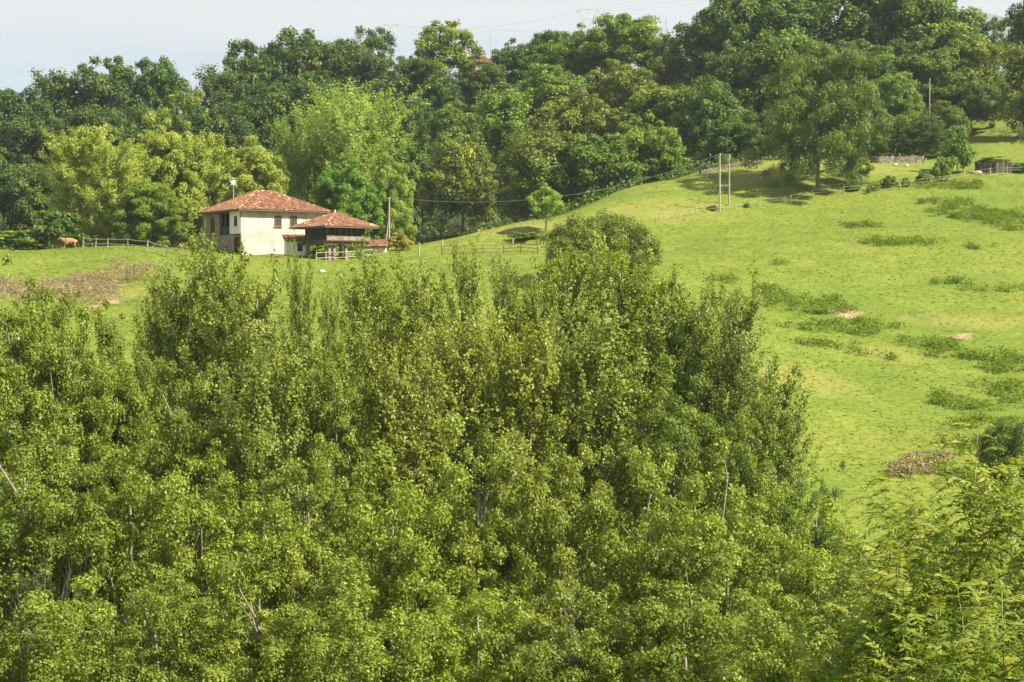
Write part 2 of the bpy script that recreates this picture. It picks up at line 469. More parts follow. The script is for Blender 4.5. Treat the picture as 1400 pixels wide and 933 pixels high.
def build_ground():
    us = np.concatenate([np.arange(-1600, -200, 50), np.arange(-200, 1600, 7.0), np.arange(1600, 3001, 50)])
    ys = np.concatenate([np.arange(-60, 120, 3.0), np.arange(120, 360, 0.9), np.arange(360, 620, 5.0), np.geomspace(620, 5000, 40)])
    U, Y = np.meshgrid(us, ys)
    X = (U - 700) / F * (Y + 75)
    x, y = X.ravel(), Y.ravel()
    z = ground(x, y)
    nu, ny = len(us), len(ys)
    m = bpy.data.meshes.new('meadow_ground')
    m.vertices.add(nu * ny)
    m.vertices.foreach_set('co', np.stack([x, y, z], -1).astype(np.float32).ravel())
    i = (np.arange(ny - 1)[:, None] * nu + np.arange(nu - 1)[None]).ravel()
    q = np.stack([i, i + 1, i + nu + 1, i + nu], -1).astype(np.int32)
    m.loops.add(q.size)
    m.loops.foreach_set('vertex_index', q.ravel())
    m.polygons.add(len(q))
    m.polygons.foreach_set('loop_start', np.arange(0, q.size, 4, dtype=np.int32))
    m.polygons.foreach_set('use_smooth', np.ones(len(q), dtype=bool))
    m.update(calc_edges=True)
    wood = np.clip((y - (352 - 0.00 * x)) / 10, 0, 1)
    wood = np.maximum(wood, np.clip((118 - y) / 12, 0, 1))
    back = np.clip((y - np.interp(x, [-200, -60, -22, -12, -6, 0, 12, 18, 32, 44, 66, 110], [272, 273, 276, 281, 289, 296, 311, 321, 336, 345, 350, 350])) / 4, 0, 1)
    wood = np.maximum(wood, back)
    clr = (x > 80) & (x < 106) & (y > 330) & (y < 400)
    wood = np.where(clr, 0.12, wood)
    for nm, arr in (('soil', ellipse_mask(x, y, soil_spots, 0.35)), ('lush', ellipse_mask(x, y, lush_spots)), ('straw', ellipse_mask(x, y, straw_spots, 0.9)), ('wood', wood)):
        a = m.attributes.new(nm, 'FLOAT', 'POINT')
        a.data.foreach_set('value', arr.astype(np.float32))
    mt, n, l, o = new_mat('meadow_grass')
    n1, n2, n3 = noise(n, l, 0.035, 5), noise(n, l, 0.22, 6, rough=0.65), noise(n, l, 1.6, 5, rough=0.7)
    r1 = ramp(n, [(0.34, (0.090, 0.132, 0.014)), (0.50, (0.123, 0.160, 0.018)), (0.66, (0.158, 0.180, 0.026))])
    mixf = n.new('ShaderNodeMixRGB'); mixf.inputs[0].default_value = 0.55
    l.new(n1.outputs['Fac'], mixf.inputs[1]); l.new(n2.outputs['Fac'], mixf.inputs[2])
    l.new(mixf.outputs[0], r1.inputs[0])
    fine = n.new('ShaderNodeMapRange'); fine.inputs[1].default_value = 0.32; fine.inputs[2].default_value = 0.68; fine.inputs[3].default_value = 0.62; fine.inputs[4].default_value = 1.25
    l.new(n3.outputs['Fac'], fine.inputs[0])
    mul = n.new('ShaderNodeMixRGB'); mul.blend_type = 'MULTIPLY'; mul.inputs[0].default_value = 1
    l.new(r1.outputs[0], mul.inputs[1]); l.new(fine.outputs[0], mul.inputs[2])
    src = mul.outputs[0]
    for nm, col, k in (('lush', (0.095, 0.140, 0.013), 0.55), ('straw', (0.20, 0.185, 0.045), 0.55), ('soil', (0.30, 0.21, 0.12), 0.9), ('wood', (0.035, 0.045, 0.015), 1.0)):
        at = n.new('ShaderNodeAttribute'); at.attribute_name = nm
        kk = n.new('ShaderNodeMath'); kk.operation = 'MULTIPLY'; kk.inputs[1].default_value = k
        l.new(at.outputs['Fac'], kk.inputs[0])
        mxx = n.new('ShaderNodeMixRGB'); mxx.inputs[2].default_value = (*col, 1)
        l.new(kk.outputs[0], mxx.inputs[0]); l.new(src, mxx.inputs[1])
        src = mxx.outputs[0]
    p = principled(n, 0.85, 0.12)
    l.new(src, p.inputs['Base Color'])
    b = n.new('ShaderNodeBump'); b.inputs['Strength'].default_value = 0.7; b.inputs['Distance'].default_value = 0.2
    l.new(n3.outputs['Fac'], b.inputs['Height']); l.new(b.outputs[0], p.inputs['Normal'])
    l.new(p.outputs[0], o.inputs['Surface'])
    g = link('ground', m, mt)
    tag(g, kind='structure')


build_ground()


def build_hill():
    """far blue mountain seen through the gap in the wood"""
    xs, ys = np.linspace(60, 900, 60), np.linspace(1150, 1750, 24)
    X, Y = np.meshgrid(xs, ys)
    pk = 1.0 - np.abs(Y - 1450) / 300
    ridge = 228 - np.abs(X - 345) * 0.22 - np.maximum(X - 420, 0) * 0.1
    Z = np.maximum(ridge, 0) * np.clip(pk, 0, 1) ** 0.8 + vnoise(X.ravel() / 50, Y.ravel() / 50).reshape(X.shape) * 12 + 3
    v = np.stack([X.ravel(), Y.ravel(), Z.ravel()], -1)
    nx = len(xs)
    f = [(j * nx + i, j * nx + i + 1, (j + 1) * nx + i + 1, (j + 1) * nx + i) for j in range(len(ys) - 1) for i in range(nx - 1)]
    m = bpy.data.meshes.new('far_hill')
    m.from_pydata(v.tolist(), [], f)
    m.polygons.foreach_set('use_smooth', [True] * len(f))
    h = link('hills', m, plain_mat('haze_tinted_hill', (0.085, 0.10, 0.105), (0.13, 0.14, 0.145), 0.02, bump=0))  # blue-grey base colour has the distance haze painted in
    tag(h, kind='structure')


build_hill()


# ------------------------------------------------------------------ trees
def crown_clumps(H, rad, z0, nclump, per, leaf, dome=0.55, lump=(0.16, 0.27), seed=0, up=0.45, droop=0.92, aspect=0.7, uneven=0.16):
    """rounded broadleaf crown made of many leafy clumps; returns quads, tint, clump centres"""
    g = np.random.default_rng(seed)
    cs, rs = [], []
    k = 0
    gold = math.pi * (3 - math.sqrt(5))
    while len(cs) < nclump:
        i = len(cs)
        t = (i + 0.5) / nclump
        zz = 1 - 1.85 * t                      # from the top down the sphere
        rr = math.sqrt(max(0, 1 - zz * zz))
        a = i * gold + g.normal() * 0.35
        s = 1 - lump[1] * 0.75 + g.normal() * uneven + 0.10 * math.sin(3 * a + seed * 2.1 + 2.5 * zz) * uneven / 0.12
        rr *= 1 - 0.30 * max(zz, 0)
        if g.random() < 0.22 and zz < 0.6:
            s *= 0.55
        s -= max(0.0, zz - 0.8) * 0.7
        zc = z0 + (H - z0) * (0.42 + 0.50 * zz * s)
        wz = 1.0 if zz > -0.2 else 1.0
        cs.append((math.cos(a) * rr * rad * s * wz, math.sin(a) * rr * rad * s * wz, zc))
        rs.append(rad * g.uniform(*lump) * (1.0 if zz < 0.75 else 0.8))
    cs, rs = np.array(cs), np.array(rs)
    n = (per * (rs / rs.mean()) ** 2).astype(int)
    idx = np.repeat(np.arange(nclump), n)
    N = len(idx)
    d = unit(g.normal(size=(N, 3)))
    d[:, 2] = np.where((d[:, 2] < -0.2) & (g.random(N) < 0.5), -d[:, 2], d[:, 2])
    r = g.random(N) ** 0.38
    rag = 1 + 0.22 * np.sin(d[:, 0] * 7 + idx) * np.cos(d[:, 1] * 6 + idx * 1.7)
    pos = cs[idx] + d * (r * rs[idx] * rag)[:, None] * np.array([1.08, 1.08, droop])
    nr = unit(d * 0.75 + np.array([0, 0, up]) + g.normal(size=(N, 3)) * 0.50)
    size = leaf * g.uniform(0.65, 1.35, N)
    ct = g.normal(0.0, 0.13, nclump)
    tint = np.clip(0.48 + ct[idx] + g.normal(0, 0.13, N), 0, 1)
    return leaf_quads(pos, nr, size, aspect), tint, cs


def trunk_mesh(name, H, r0, limbs, top, seed=0, lean=0.06, n=7):
    """tapered trunk with limbs running to the clump centres"""
    g = np.random.default_rng(seed + 99)
    mb = MB()
    pts, rad = [], []
    for i in range(9):
        t = i / 8
        pts.append((math.sin(t * 3 + seed) * lean * H * 0.4, math.cos(t * 2.3 + seed) * lean * H * 0.4, t * top - 0.4 * (i == 0)))
        rad.append(r0 * (1.5 if i == 0 else 1.0) * (1 - 0.86 * t))
    mb.tube(pts, rad, n)
    for (e, h0, rr) in limbs:
        h0 = min(h0, top * 0.9)
        t = h0 / top * 8
        i = int(t)
        a, b = Vector(pts[i]), Vector(pts[min(i + 1, 8)])
        s = a.lerp(b, t - i)
        e = Vector(e)
        mid = s.lerp(e, 0.5) + Vector((g.normal() * 0.25, g.normal() * 0.25, -0.06 * (e - s).length + g.normal() * 0.2))
        q1 = s.lerp(mid, 0.5) + Vector((0, 0, -0.03 * (e - s).length))
        mb.tube([s, q1, mid, mid.lerp(e, 0.55) + Vector((g.normal() * 0.15, g.normal() * 0.15, 0.1)), e], [rr, rr * 0.85, rr * 0.62, rr * 0.4, rr * 0.15], 5)
    return mb.mesh(name, True)


PROTO = {}


def store(kind, crown, trunk, H, rad, cm, bm_):
    co = np.empty(len(crown.vertices) * 3, dtype=np.float32)
    crown.vertices.foreach_get('co', co)
    co = co.reshape(-1, 3)
    H = float(np.percentile(co[:, 2], 99.6))            # real height and half width of the leafy crown
    rad = float(np.percentile(np.hypot(co[:, 0], co[:, 1]), 96))
    PROTO.setdefault(kind, []).append((crown, trunk, H, rad, cm, bm_))


def make_round(kind, cm, bark, H, rad, z0, nclump, per, leaf, seeds, **kw):
    for s in seeds:
        q, t, cs = crown_clumps(H, rad, z0, nclump, per, leaf, seed=s, **kw)
        crown = quads_mesh(kind + '_crown', q, t)
        crown.materials.append(M[cm])
        g = np.random.default_rng(s + 5)
        pick = g.permutation(len(cs))[:min(22, len(cs))]
        limbs = [(cs[i], max(0.12 * H, cs[i][2] - 0.55 * math.hypot(cs[i][0], cs[i][1]) - 0.08 * H), 0.055 * (H / 16) * g.uniform(0.7, 1.6)) for i in pick]
        tr = trunk_mesh(kind + '_trunk', H, 0.26 * H / 16, limbs, H * 0.82, s)
        tr.materials.append(M[bark])
        store(kind, crown, tr, H, rad, cm, bark)


def make_spire(kind, cm, bark, H, rad, z0, nb, per, leaf, seeds, steep=0.75, spread=0.24, leaders=4):
    """loose upright tree: ascending branches that end in leafy leader shoots"""
    for s in seeds:
        g = np.random.default_rng(s)
        mb = MB()
        tp = [(math.sin(i * 0.7 + s) * 0.018 * H, math.cos(i * 0.9 + s) * 0.018 * H, H * 0.93 * i / 10 - 0.4 * (i == 0)) for i in range(11)]
        mb.tube(tp, [0.0105 * H * (1.35 if i == 0 else 1) * (1 - 0.088 * i) for i in range(11)], 7)
        seg_a, seg_b, wgt = [], [], []
        for b in range(nb):
            t = (b + 0.5) / nb
            h = z0 + (H * 0.90 - z0) * t ** 0.92
            i = min(int(h / (H * 0.93) * 10), 9)
            p = Vector(tp[i]).lerp(Vector(tp[i + 1]), h / (H * 0.93) * 10 - i)
            env = rad * (0.30 + 0.70 * math.sin(min(1, (1 - t) * 1.25 + 0.18) * math.pi * 0.5)) * g.uniform(0.55, 1.12)
            az = b * 2.399 + g.normal() * 0.4
            out_ = Vector((math.cos(az), math.sin(az), 0))
            rise = env * (steep + 0.5 * t) * g.uniform(0.8, 1.25)
            pts = [p]
            for k in range(1, 6):
                f = k / 5
                pts.append(p + out_ * env * (f ** 0.85) + Vector((0, 0, rise * (0.55 * f + 0.45 * f * f))) + Vector((g.normal() * 0.1, g.normal() * 0.1, g.normal() * 0.08)))
            r0 = 0.028 * H / 16 * (1.35 - t) * g.uniform(0.8, 1.5)
            mb.tube(pts, [r0 * (1 - 0.85 * k / 5) for k in range(6)], 5, cap=False)
            L = (pts[-1] - pts[0]).length
            for k in range(1, 6):
                a, c = pts[k - 1], pts[k]
                if k >= 2:
                    seg_a.append(a); seg_b.append(c); wgt.append((c - a).length * 0.6)
                for _ in range(3 if k > 1 else 1):
                    q = a.lerp(c, g.random())
                    dirn = (c - a).normalized() * 0.5 + Vector((g.normal() * 0.7, g.normal() * 0.7, 0.55 + g.normal() * 0.35))
                    e = q + dirn.normalized() * L * g.uniform(0.16, 0.36)
                    seg_a.append(q); seg_b.append(e); wgt.append((e - q).length)
                    if g.random() < 0.5:
                        mb.tube([q, q.lerp(e, 0.55) + Vector((0, 0, -0.03)), e], [r0 * 0.35, r0 * 0.25, r0 * 0.1], 4, cap=False)
        for k in range(leaders):                 # leader shoots standing out of the top
            p = Vector(tp[8 + k % 2]) + Vector((g.normal() * rad * 0.16, g.normal() * rad * 0.16, 0))
            e = p + Vector((g.normal() * 0.35, g.normal() * 0.35, H * g.uniform(0.10, 0.17)))
            seg_a.append(p); seg_b.append(e); wgt.append((e - p).length * 2.0)
            mb.tube([p, e], [0.035, 0.01], 4, cap=False)
        A, B, Wt = np.array([tuple(p) for p in seg_a]), np.array([tuple(p) for p in seg_b]), np.array(wgt)
        N = per
        idx = g.choice(len(A), N, p=Wt / Wt.sum())
        t = g.random(N)[:, None]
        off = unit(g.normal(size=(N, 3))) * (g.random(N)[:, None] ** 0.6) * spread * (H / 16)
        pos = A[idx] * (1 - t) + B[idx] * t + off
        ax = np.array([0.0, 0.0, 0.0])
        outw = pos.copy(); outw[:, 2] = 0
        nr = unit(unit(outw) * 0.45 + np.array([0, 0, 0.5]) + g.normal(size=(N, 3)) * 0.42)
        st = g.normal(0, 0.10, len(A))
        tint = np.clip(0.5 + st[idx] + g.normal(0, 0.13, N), 0, 1)
        crown = quads_mesh(kind + '_crown', leaf_quads(pos, nr, leaf * g.uniform(0.65, 1.35, N), 0.74), tint)
        crown.materials.append(M[cm])
        tr = mb.mesh(kind + '_trunk', True)
        tr.materials.append(M[bark])
        store(kind, crown, tr, H, rad, cm, bark)


make_round('wood', 'forest', 'bark', 17, 6.6, 3.2, 170, 210, 0.38, (1, 2, 3, 4, 5, 6), lump=(0.08, 0.25), uneven=0.17)
make_round('airy', 'forest', 'bark', 16, 6.0, 3.0, 110, 170, 0.38, (21, 22), uneven=0.13, lump=(0.12, 0.22))
make_spire('ragged', 'forest', 'bark', 18, 5.6, 2.5, 70, 17000, 0.44, (15, 16, 17), steep=0.5, spread=0.75, leaders=3)
make_round('glow', 'bright', 'pale_bark', 20, 6.4, 0.8, 260, 320, 0.27, (31, 32, 33), lump=(0.08, 0.19), uneven=0.12)
make_spire('plume', 'bright', 'pale_bark', 20, 6.4, 0.8, 74, 34000, 0.28, (36, 37), steep=0.42, spread=0.42, leaders=2)
make_round('young', 'bright', 'pale_bark', 7.5, 2.5, 2.2, 60, 150, 0.22, (35,), lump=(0.16, 0.28), uneven=0.12)
make_round('lone', 'river', 'bark', 21, 9.5, 0.6, 260, 360, 0.27, (41,), lump=(0.08, 0.18), uneven=0.17)
make_round('dome', 'river', 'pale_bark', 16, 4.0, 0.8, 300, 270, 0.135, (51, 52, 53, 54), lump=(0.07, 0.21), uneven=0.19)
make_round('broad', 'river', 'pale_bark', 18, 4.0, 1.0, 320, 270, 0.13, (91, 92, 93, 94), lump=(0.06, 0.19), uneven=0.18)
make_round('thorn', 'river', 'bark', 8, 6.2, 0.3, 200, 330, 0.18, (55,), lump=(0.09, 0.17), uneven=0.07)
make_round('shrub', 'river', 'bark', 3.0, 1.7, 0.05, 34, 160, 0.17, (61, 62), lump=(0.18, 0.30))
make_spire('poplar', 'bright', 'pale_bark', 26, 8.0, 2.5, 76, 36000, 0.28, (71, 72), spread=0.34)
make_spire('alder', 'river', 'pale_bark', 20, 3.6, 1.5, 92, 34000, 0.165, (81, 82, 83, 84), spread=0.24, leaders=6)
make_spire('twig', 'river', 'bark', 14, 4.0, 0.4, 60, 200, 0.1, (95, 96), steep=1.0, leaders=5)

used = {}


def tree(kind, u, vtop, d, wpx, label, name='forest_tree', cat='tree', group=None, col=(1, 1, 1), base=None, hmin=5.0, hmax=34.0, tcol=None, var=None):
    lst = PROTO[kind]
    k = used.get(kind, 0)
    used[kind] = k + 1
    crown, trunk, H, rad, _, _ = lst[(k if var is None else var) % len(lst)]
    top = ray(u, vtop, d)
    zb = gz(top.x, d)
    h = min(max(top.z - zb, hmin), hmax)
    t = empty(name, (top.x, d, zb - 0.1), rnd.uniform(0, 6.28))
    w = wpx / F * d / 2
    ws = w / rad
    if kind in ('wood', 'ragged', 'airy'):
        ws = min(ws, 1.25 * h / H)
    t.scale = (ws, ws, h / H)
    c = link('crown', crown, None, t)
    c.color = (*col, 1)
    link('trunk', trunk, None, t)
    tag(t, label, cat, group)
    return t


# greens by object colour; DEEP also paints in shade, LIT and WARM sunlight, BLUE haze
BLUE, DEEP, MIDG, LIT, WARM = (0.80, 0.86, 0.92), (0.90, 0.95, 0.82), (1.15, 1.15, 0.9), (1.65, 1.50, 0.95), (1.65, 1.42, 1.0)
G1 = 'trees of the wooded hillside'
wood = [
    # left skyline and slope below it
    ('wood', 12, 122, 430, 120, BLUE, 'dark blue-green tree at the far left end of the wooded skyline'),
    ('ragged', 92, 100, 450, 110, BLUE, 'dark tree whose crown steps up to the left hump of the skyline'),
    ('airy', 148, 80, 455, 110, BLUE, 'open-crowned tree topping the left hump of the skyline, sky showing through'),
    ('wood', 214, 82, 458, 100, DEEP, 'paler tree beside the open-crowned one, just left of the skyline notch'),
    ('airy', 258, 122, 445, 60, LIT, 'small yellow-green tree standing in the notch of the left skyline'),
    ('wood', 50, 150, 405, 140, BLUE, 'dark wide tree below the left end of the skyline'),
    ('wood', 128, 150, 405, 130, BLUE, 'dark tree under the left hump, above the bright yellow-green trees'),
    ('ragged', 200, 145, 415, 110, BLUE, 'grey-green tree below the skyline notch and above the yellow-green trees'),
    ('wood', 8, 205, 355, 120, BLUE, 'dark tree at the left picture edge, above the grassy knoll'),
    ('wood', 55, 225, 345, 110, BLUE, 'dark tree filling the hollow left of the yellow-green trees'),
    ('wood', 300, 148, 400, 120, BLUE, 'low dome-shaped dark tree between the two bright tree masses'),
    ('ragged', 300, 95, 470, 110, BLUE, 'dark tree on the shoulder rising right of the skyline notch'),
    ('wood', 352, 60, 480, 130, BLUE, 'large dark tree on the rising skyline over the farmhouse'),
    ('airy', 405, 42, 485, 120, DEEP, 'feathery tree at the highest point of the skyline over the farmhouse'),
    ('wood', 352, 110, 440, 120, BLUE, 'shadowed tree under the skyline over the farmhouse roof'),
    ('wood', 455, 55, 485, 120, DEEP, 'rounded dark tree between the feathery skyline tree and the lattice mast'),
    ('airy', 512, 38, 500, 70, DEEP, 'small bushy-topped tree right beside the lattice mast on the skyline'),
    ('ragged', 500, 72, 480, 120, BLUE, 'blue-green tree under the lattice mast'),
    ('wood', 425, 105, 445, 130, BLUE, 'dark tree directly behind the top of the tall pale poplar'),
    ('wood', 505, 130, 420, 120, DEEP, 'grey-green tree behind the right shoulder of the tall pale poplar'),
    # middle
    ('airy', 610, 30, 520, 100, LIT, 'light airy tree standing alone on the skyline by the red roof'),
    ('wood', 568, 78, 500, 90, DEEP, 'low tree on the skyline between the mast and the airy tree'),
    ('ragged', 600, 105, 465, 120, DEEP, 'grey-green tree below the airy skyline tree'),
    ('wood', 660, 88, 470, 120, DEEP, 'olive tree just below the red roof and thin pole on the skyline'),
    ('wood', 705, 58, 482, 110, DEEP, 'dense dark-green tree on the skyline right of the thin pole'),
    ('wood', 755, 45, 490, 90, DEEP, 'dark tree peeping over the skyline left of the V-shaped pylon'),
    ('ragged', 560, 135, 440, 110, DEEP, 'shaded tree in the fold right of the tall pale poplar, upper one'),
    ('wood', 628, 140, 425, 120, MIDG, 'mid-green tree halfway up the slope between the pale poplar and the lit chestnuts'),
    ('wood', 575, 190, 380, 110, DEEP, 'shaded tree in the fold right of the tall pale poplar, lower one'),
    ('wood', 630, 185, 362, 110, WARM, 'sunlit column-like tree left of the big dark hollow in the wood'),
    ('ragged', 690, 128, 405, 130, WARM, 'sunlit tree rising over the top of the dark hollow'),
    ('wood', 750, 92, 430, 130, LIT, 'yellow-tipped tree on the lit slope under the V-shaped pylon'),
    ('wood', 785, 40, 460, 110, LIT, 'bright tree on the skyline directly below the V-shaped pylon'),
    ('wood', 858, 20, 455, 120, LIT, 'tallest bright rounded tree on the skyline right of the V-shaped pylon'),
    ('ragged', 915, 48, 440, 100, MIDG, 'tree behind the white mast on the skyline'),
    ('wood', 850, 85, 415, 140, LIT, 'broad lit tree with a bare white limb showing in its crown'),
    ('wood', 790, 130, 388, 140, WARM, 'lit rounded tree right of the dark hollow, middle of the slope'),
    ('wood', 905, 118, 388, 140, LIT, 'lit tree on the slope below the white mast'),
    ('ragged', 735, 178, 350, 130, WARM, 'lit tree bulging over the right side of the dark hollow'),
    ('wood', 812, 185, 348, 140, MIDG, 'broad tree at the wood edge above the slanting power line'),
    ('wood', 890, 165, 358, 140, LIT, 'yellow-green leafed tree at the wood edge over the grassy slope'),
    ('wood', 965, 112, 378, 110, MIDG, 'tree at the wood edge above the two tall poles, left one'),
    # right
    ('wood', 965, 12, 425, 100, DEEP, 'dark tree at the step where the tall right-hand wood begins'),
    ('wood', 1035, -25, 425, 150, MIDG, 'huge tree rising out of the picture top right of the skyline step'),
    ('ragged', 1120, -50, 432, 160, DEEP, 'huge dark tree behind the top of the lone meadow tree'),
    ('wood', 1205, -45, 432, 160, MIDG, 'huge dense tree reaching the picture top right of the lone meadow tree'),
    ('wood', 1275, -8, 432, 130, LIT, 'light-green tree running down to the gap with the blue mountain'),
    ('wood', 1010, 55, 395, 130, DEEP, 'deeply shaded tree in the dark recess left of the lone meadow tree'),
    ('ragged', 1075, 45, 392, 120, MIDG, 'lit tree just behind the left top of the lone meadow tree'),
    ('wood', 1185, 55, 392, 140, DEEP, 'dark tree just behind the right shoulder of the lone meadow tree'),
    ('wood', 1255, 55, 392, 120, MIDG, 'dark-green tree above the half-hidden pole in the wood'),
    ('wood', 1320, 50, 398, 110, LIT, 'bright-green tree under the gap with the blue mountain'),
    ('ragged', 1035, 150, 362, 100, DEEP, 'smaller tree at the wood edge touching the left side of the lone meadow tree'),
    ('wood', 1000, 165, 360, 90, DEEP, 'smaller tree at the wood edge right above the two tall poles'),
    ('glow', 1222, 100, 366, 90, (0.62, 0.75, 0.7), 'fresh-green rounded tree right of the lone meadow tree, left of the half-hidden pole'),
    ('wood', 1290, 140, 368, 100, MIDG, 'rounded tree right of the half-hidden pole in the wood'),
    ('wood', 1330, 105, 384, 90, MIDG, 'tree above the steep grass clearing near the right edge'),
    ('airy', 1348, 22, 475, 60, BLUE, 'thin-crowned tree in front of the far blue mountain'),
    ('ragged', 1400, 62, 372, 80, WARM, 'tall tree cut by the right picture edge beside the grass clearing'),
    ('wood', 1412, -10, 410, 80, DEEP, 'dark tree at the top right corner beyond the mountain gap'),
    ('dome', 1180, 165, 358, 90, (0.42, 0.62, 0.62), 'low dark tree behind the dry stone wall, right of the lone tree'),
    ('dome', 1262, 152, 357, 80, (0.42, 0.62, 0.62), 'low dark tree behind the right end of the dry stone wall'),
]
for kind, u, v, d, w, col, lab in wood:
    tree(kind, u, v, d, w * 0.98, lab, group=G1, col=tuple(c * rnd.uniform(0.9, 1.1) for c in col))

G2 = 'bright trees behind the farmhouse'
for kind, u, v, d, w, lab in [
        ('plume', 108, 175, 284, 110, 'yellow-green tree at the left end of the bright row, above the cow'),
        ('plume', 160, 195, 280, 100, 'yellow-green tree behind the fence, second from the left of the bright row'),
        ('glow', 225, 162, 290, 110, 'tallest yellow-green tree of the bright row left of the farmhouse'),
        ('plume', 278, 188, 292, 100, 'yellow-green tree behind the left end of the farmhouse roof'),
        ('glow', 345, 192, 294, 110, 'yellow-green tree directly behind the farmhouse ridge and aerial'),
        ('glow', 205, 250, 276, 90, 'shadier green tree low against the left wall of the farmhouse')]:
    tree(kind, u, v, d, w * 1.1, lab, 'leafy_tree', group=G2, col=(1, 1, 1) if 'shadier' not in lab else (0.66, 0.76, 0.66))
tree('poplar', 478, 118, 300, 180, 'tall pale-green poplar with visible white limbs behind the granary', 'poplar_tree', group=G2, col=(0.85, 0.95, 1.0), var=0)
tree('poplar', 405, 150, 304, 110, 'narrower pale-green poplar between the farmhouse chimney and the tall poplar', 'poplar_tree', group=G2, col=(0.78, 0.9, 0.9), var=1)
tree('glow', 470, 220, 288, 100, 'lower mid-green tree right behind the granary roof', 'leafy_tree', group=G2, col=(0.50, 0.75, 0.6))
tree('glow', 535, 215, 292, 70, 'leaning pale-green tree beside the braced pole by the granary', 'leafy_tree', group=G2, col=(0.8, 0.9, 0.8))
tree('shrub', 20, 315, 268, 90, 'pale feathery bush on the knoll at the left picture edge', 'bush', 'bush', hmin=2, col=(0.9, 1.05, 0.9))
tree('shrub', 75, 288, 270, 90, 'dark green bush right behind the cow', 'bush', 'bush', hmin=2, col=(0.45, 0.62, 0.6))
tree('shrub', 545, 318, 268, 36, 'brownish upright bush beside the granary, under the braced pole', 'bush', 'bush', hmin=1.5, col=(1.5, 1.1, 1.1))
tree('shrub', 440, 330, 266, 60, 'bright green bush seen through the open underside of the granary', 'bush', 'bush', hmin=1.5, col=(1.2, 1.3, 1))

p = hit(1123, 262)
lone = tree('lone', 1123, 60, p.y, 176, 'big lone olive-green tree casting a shadow on the upper meadow', 'meadow_tree', col=(0.60, 0.70, 0.76))
tree('thorn', 822, 292, 232, 160, 'wide grey-green dome-shaped thorn tree standing in the meadow', 'meadow_tree', col=(0.82, 0.85, 0.98), hmin=6)
p = hit(747, 318)
young = tree('young', 747, 253, p.y, 50, 'young bright tree with a white stem beside the brown corral', 'young_tree', hmin=3, col=(0.85, 1.0, 0.9))
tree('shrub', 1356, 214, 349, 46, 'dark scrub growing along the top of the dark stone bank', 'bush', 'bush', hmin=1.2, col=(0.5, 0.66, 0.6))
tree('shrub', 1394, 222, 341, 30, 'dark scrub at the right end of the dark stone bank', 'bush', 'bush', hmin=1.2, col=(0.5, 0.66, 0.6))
G3 = 'bushes along the meadow fence'
for u, v, w, h, lab in [(1166, 262, 22, 12, 'round dark bush beside the fence post right of the lone tree'), (1187, 265, 8, 10, 'tiny thin sapling between two bushes of the fence line'),
                        (1215, 256, 26, 17, 'bushy green shrub by the dark post of the fence'), (1238, 256, 14, 14, 'slim bush directly right of a pale fence post'),
                        (1263, 251, 24, 17, 'round dark bush below the right end of the dry stone wall'), (1288, 248, 28, 34, 'tall pale-leafed bush in front of the small roadside tree'),
                        (1308, 236, 50, 62, 'small dark roadside tree left of the dark stone bank'), (1175, 238, 40, 22, 'sprawling light bush in the grass under the dry stone wall'),
                        (1021, 284, 10, 8, 'very small bush at the fence left of the lone tree shadow'), (974, 288, 16, 8, 'low green bush at the foot of the left tall pole'),
                        (718, 328, 44, 11, 'low dark bush behind the right end of the corral')]:
    p = hit(u, v)
    tree('shrub', u, v - h, p.y, w, lab, 'bush', 'bush', G3, hmin=0.5, col=(0.62, 0.85, 0.75) if 'dark' in lab else (0.85, 1.0, 0.8))

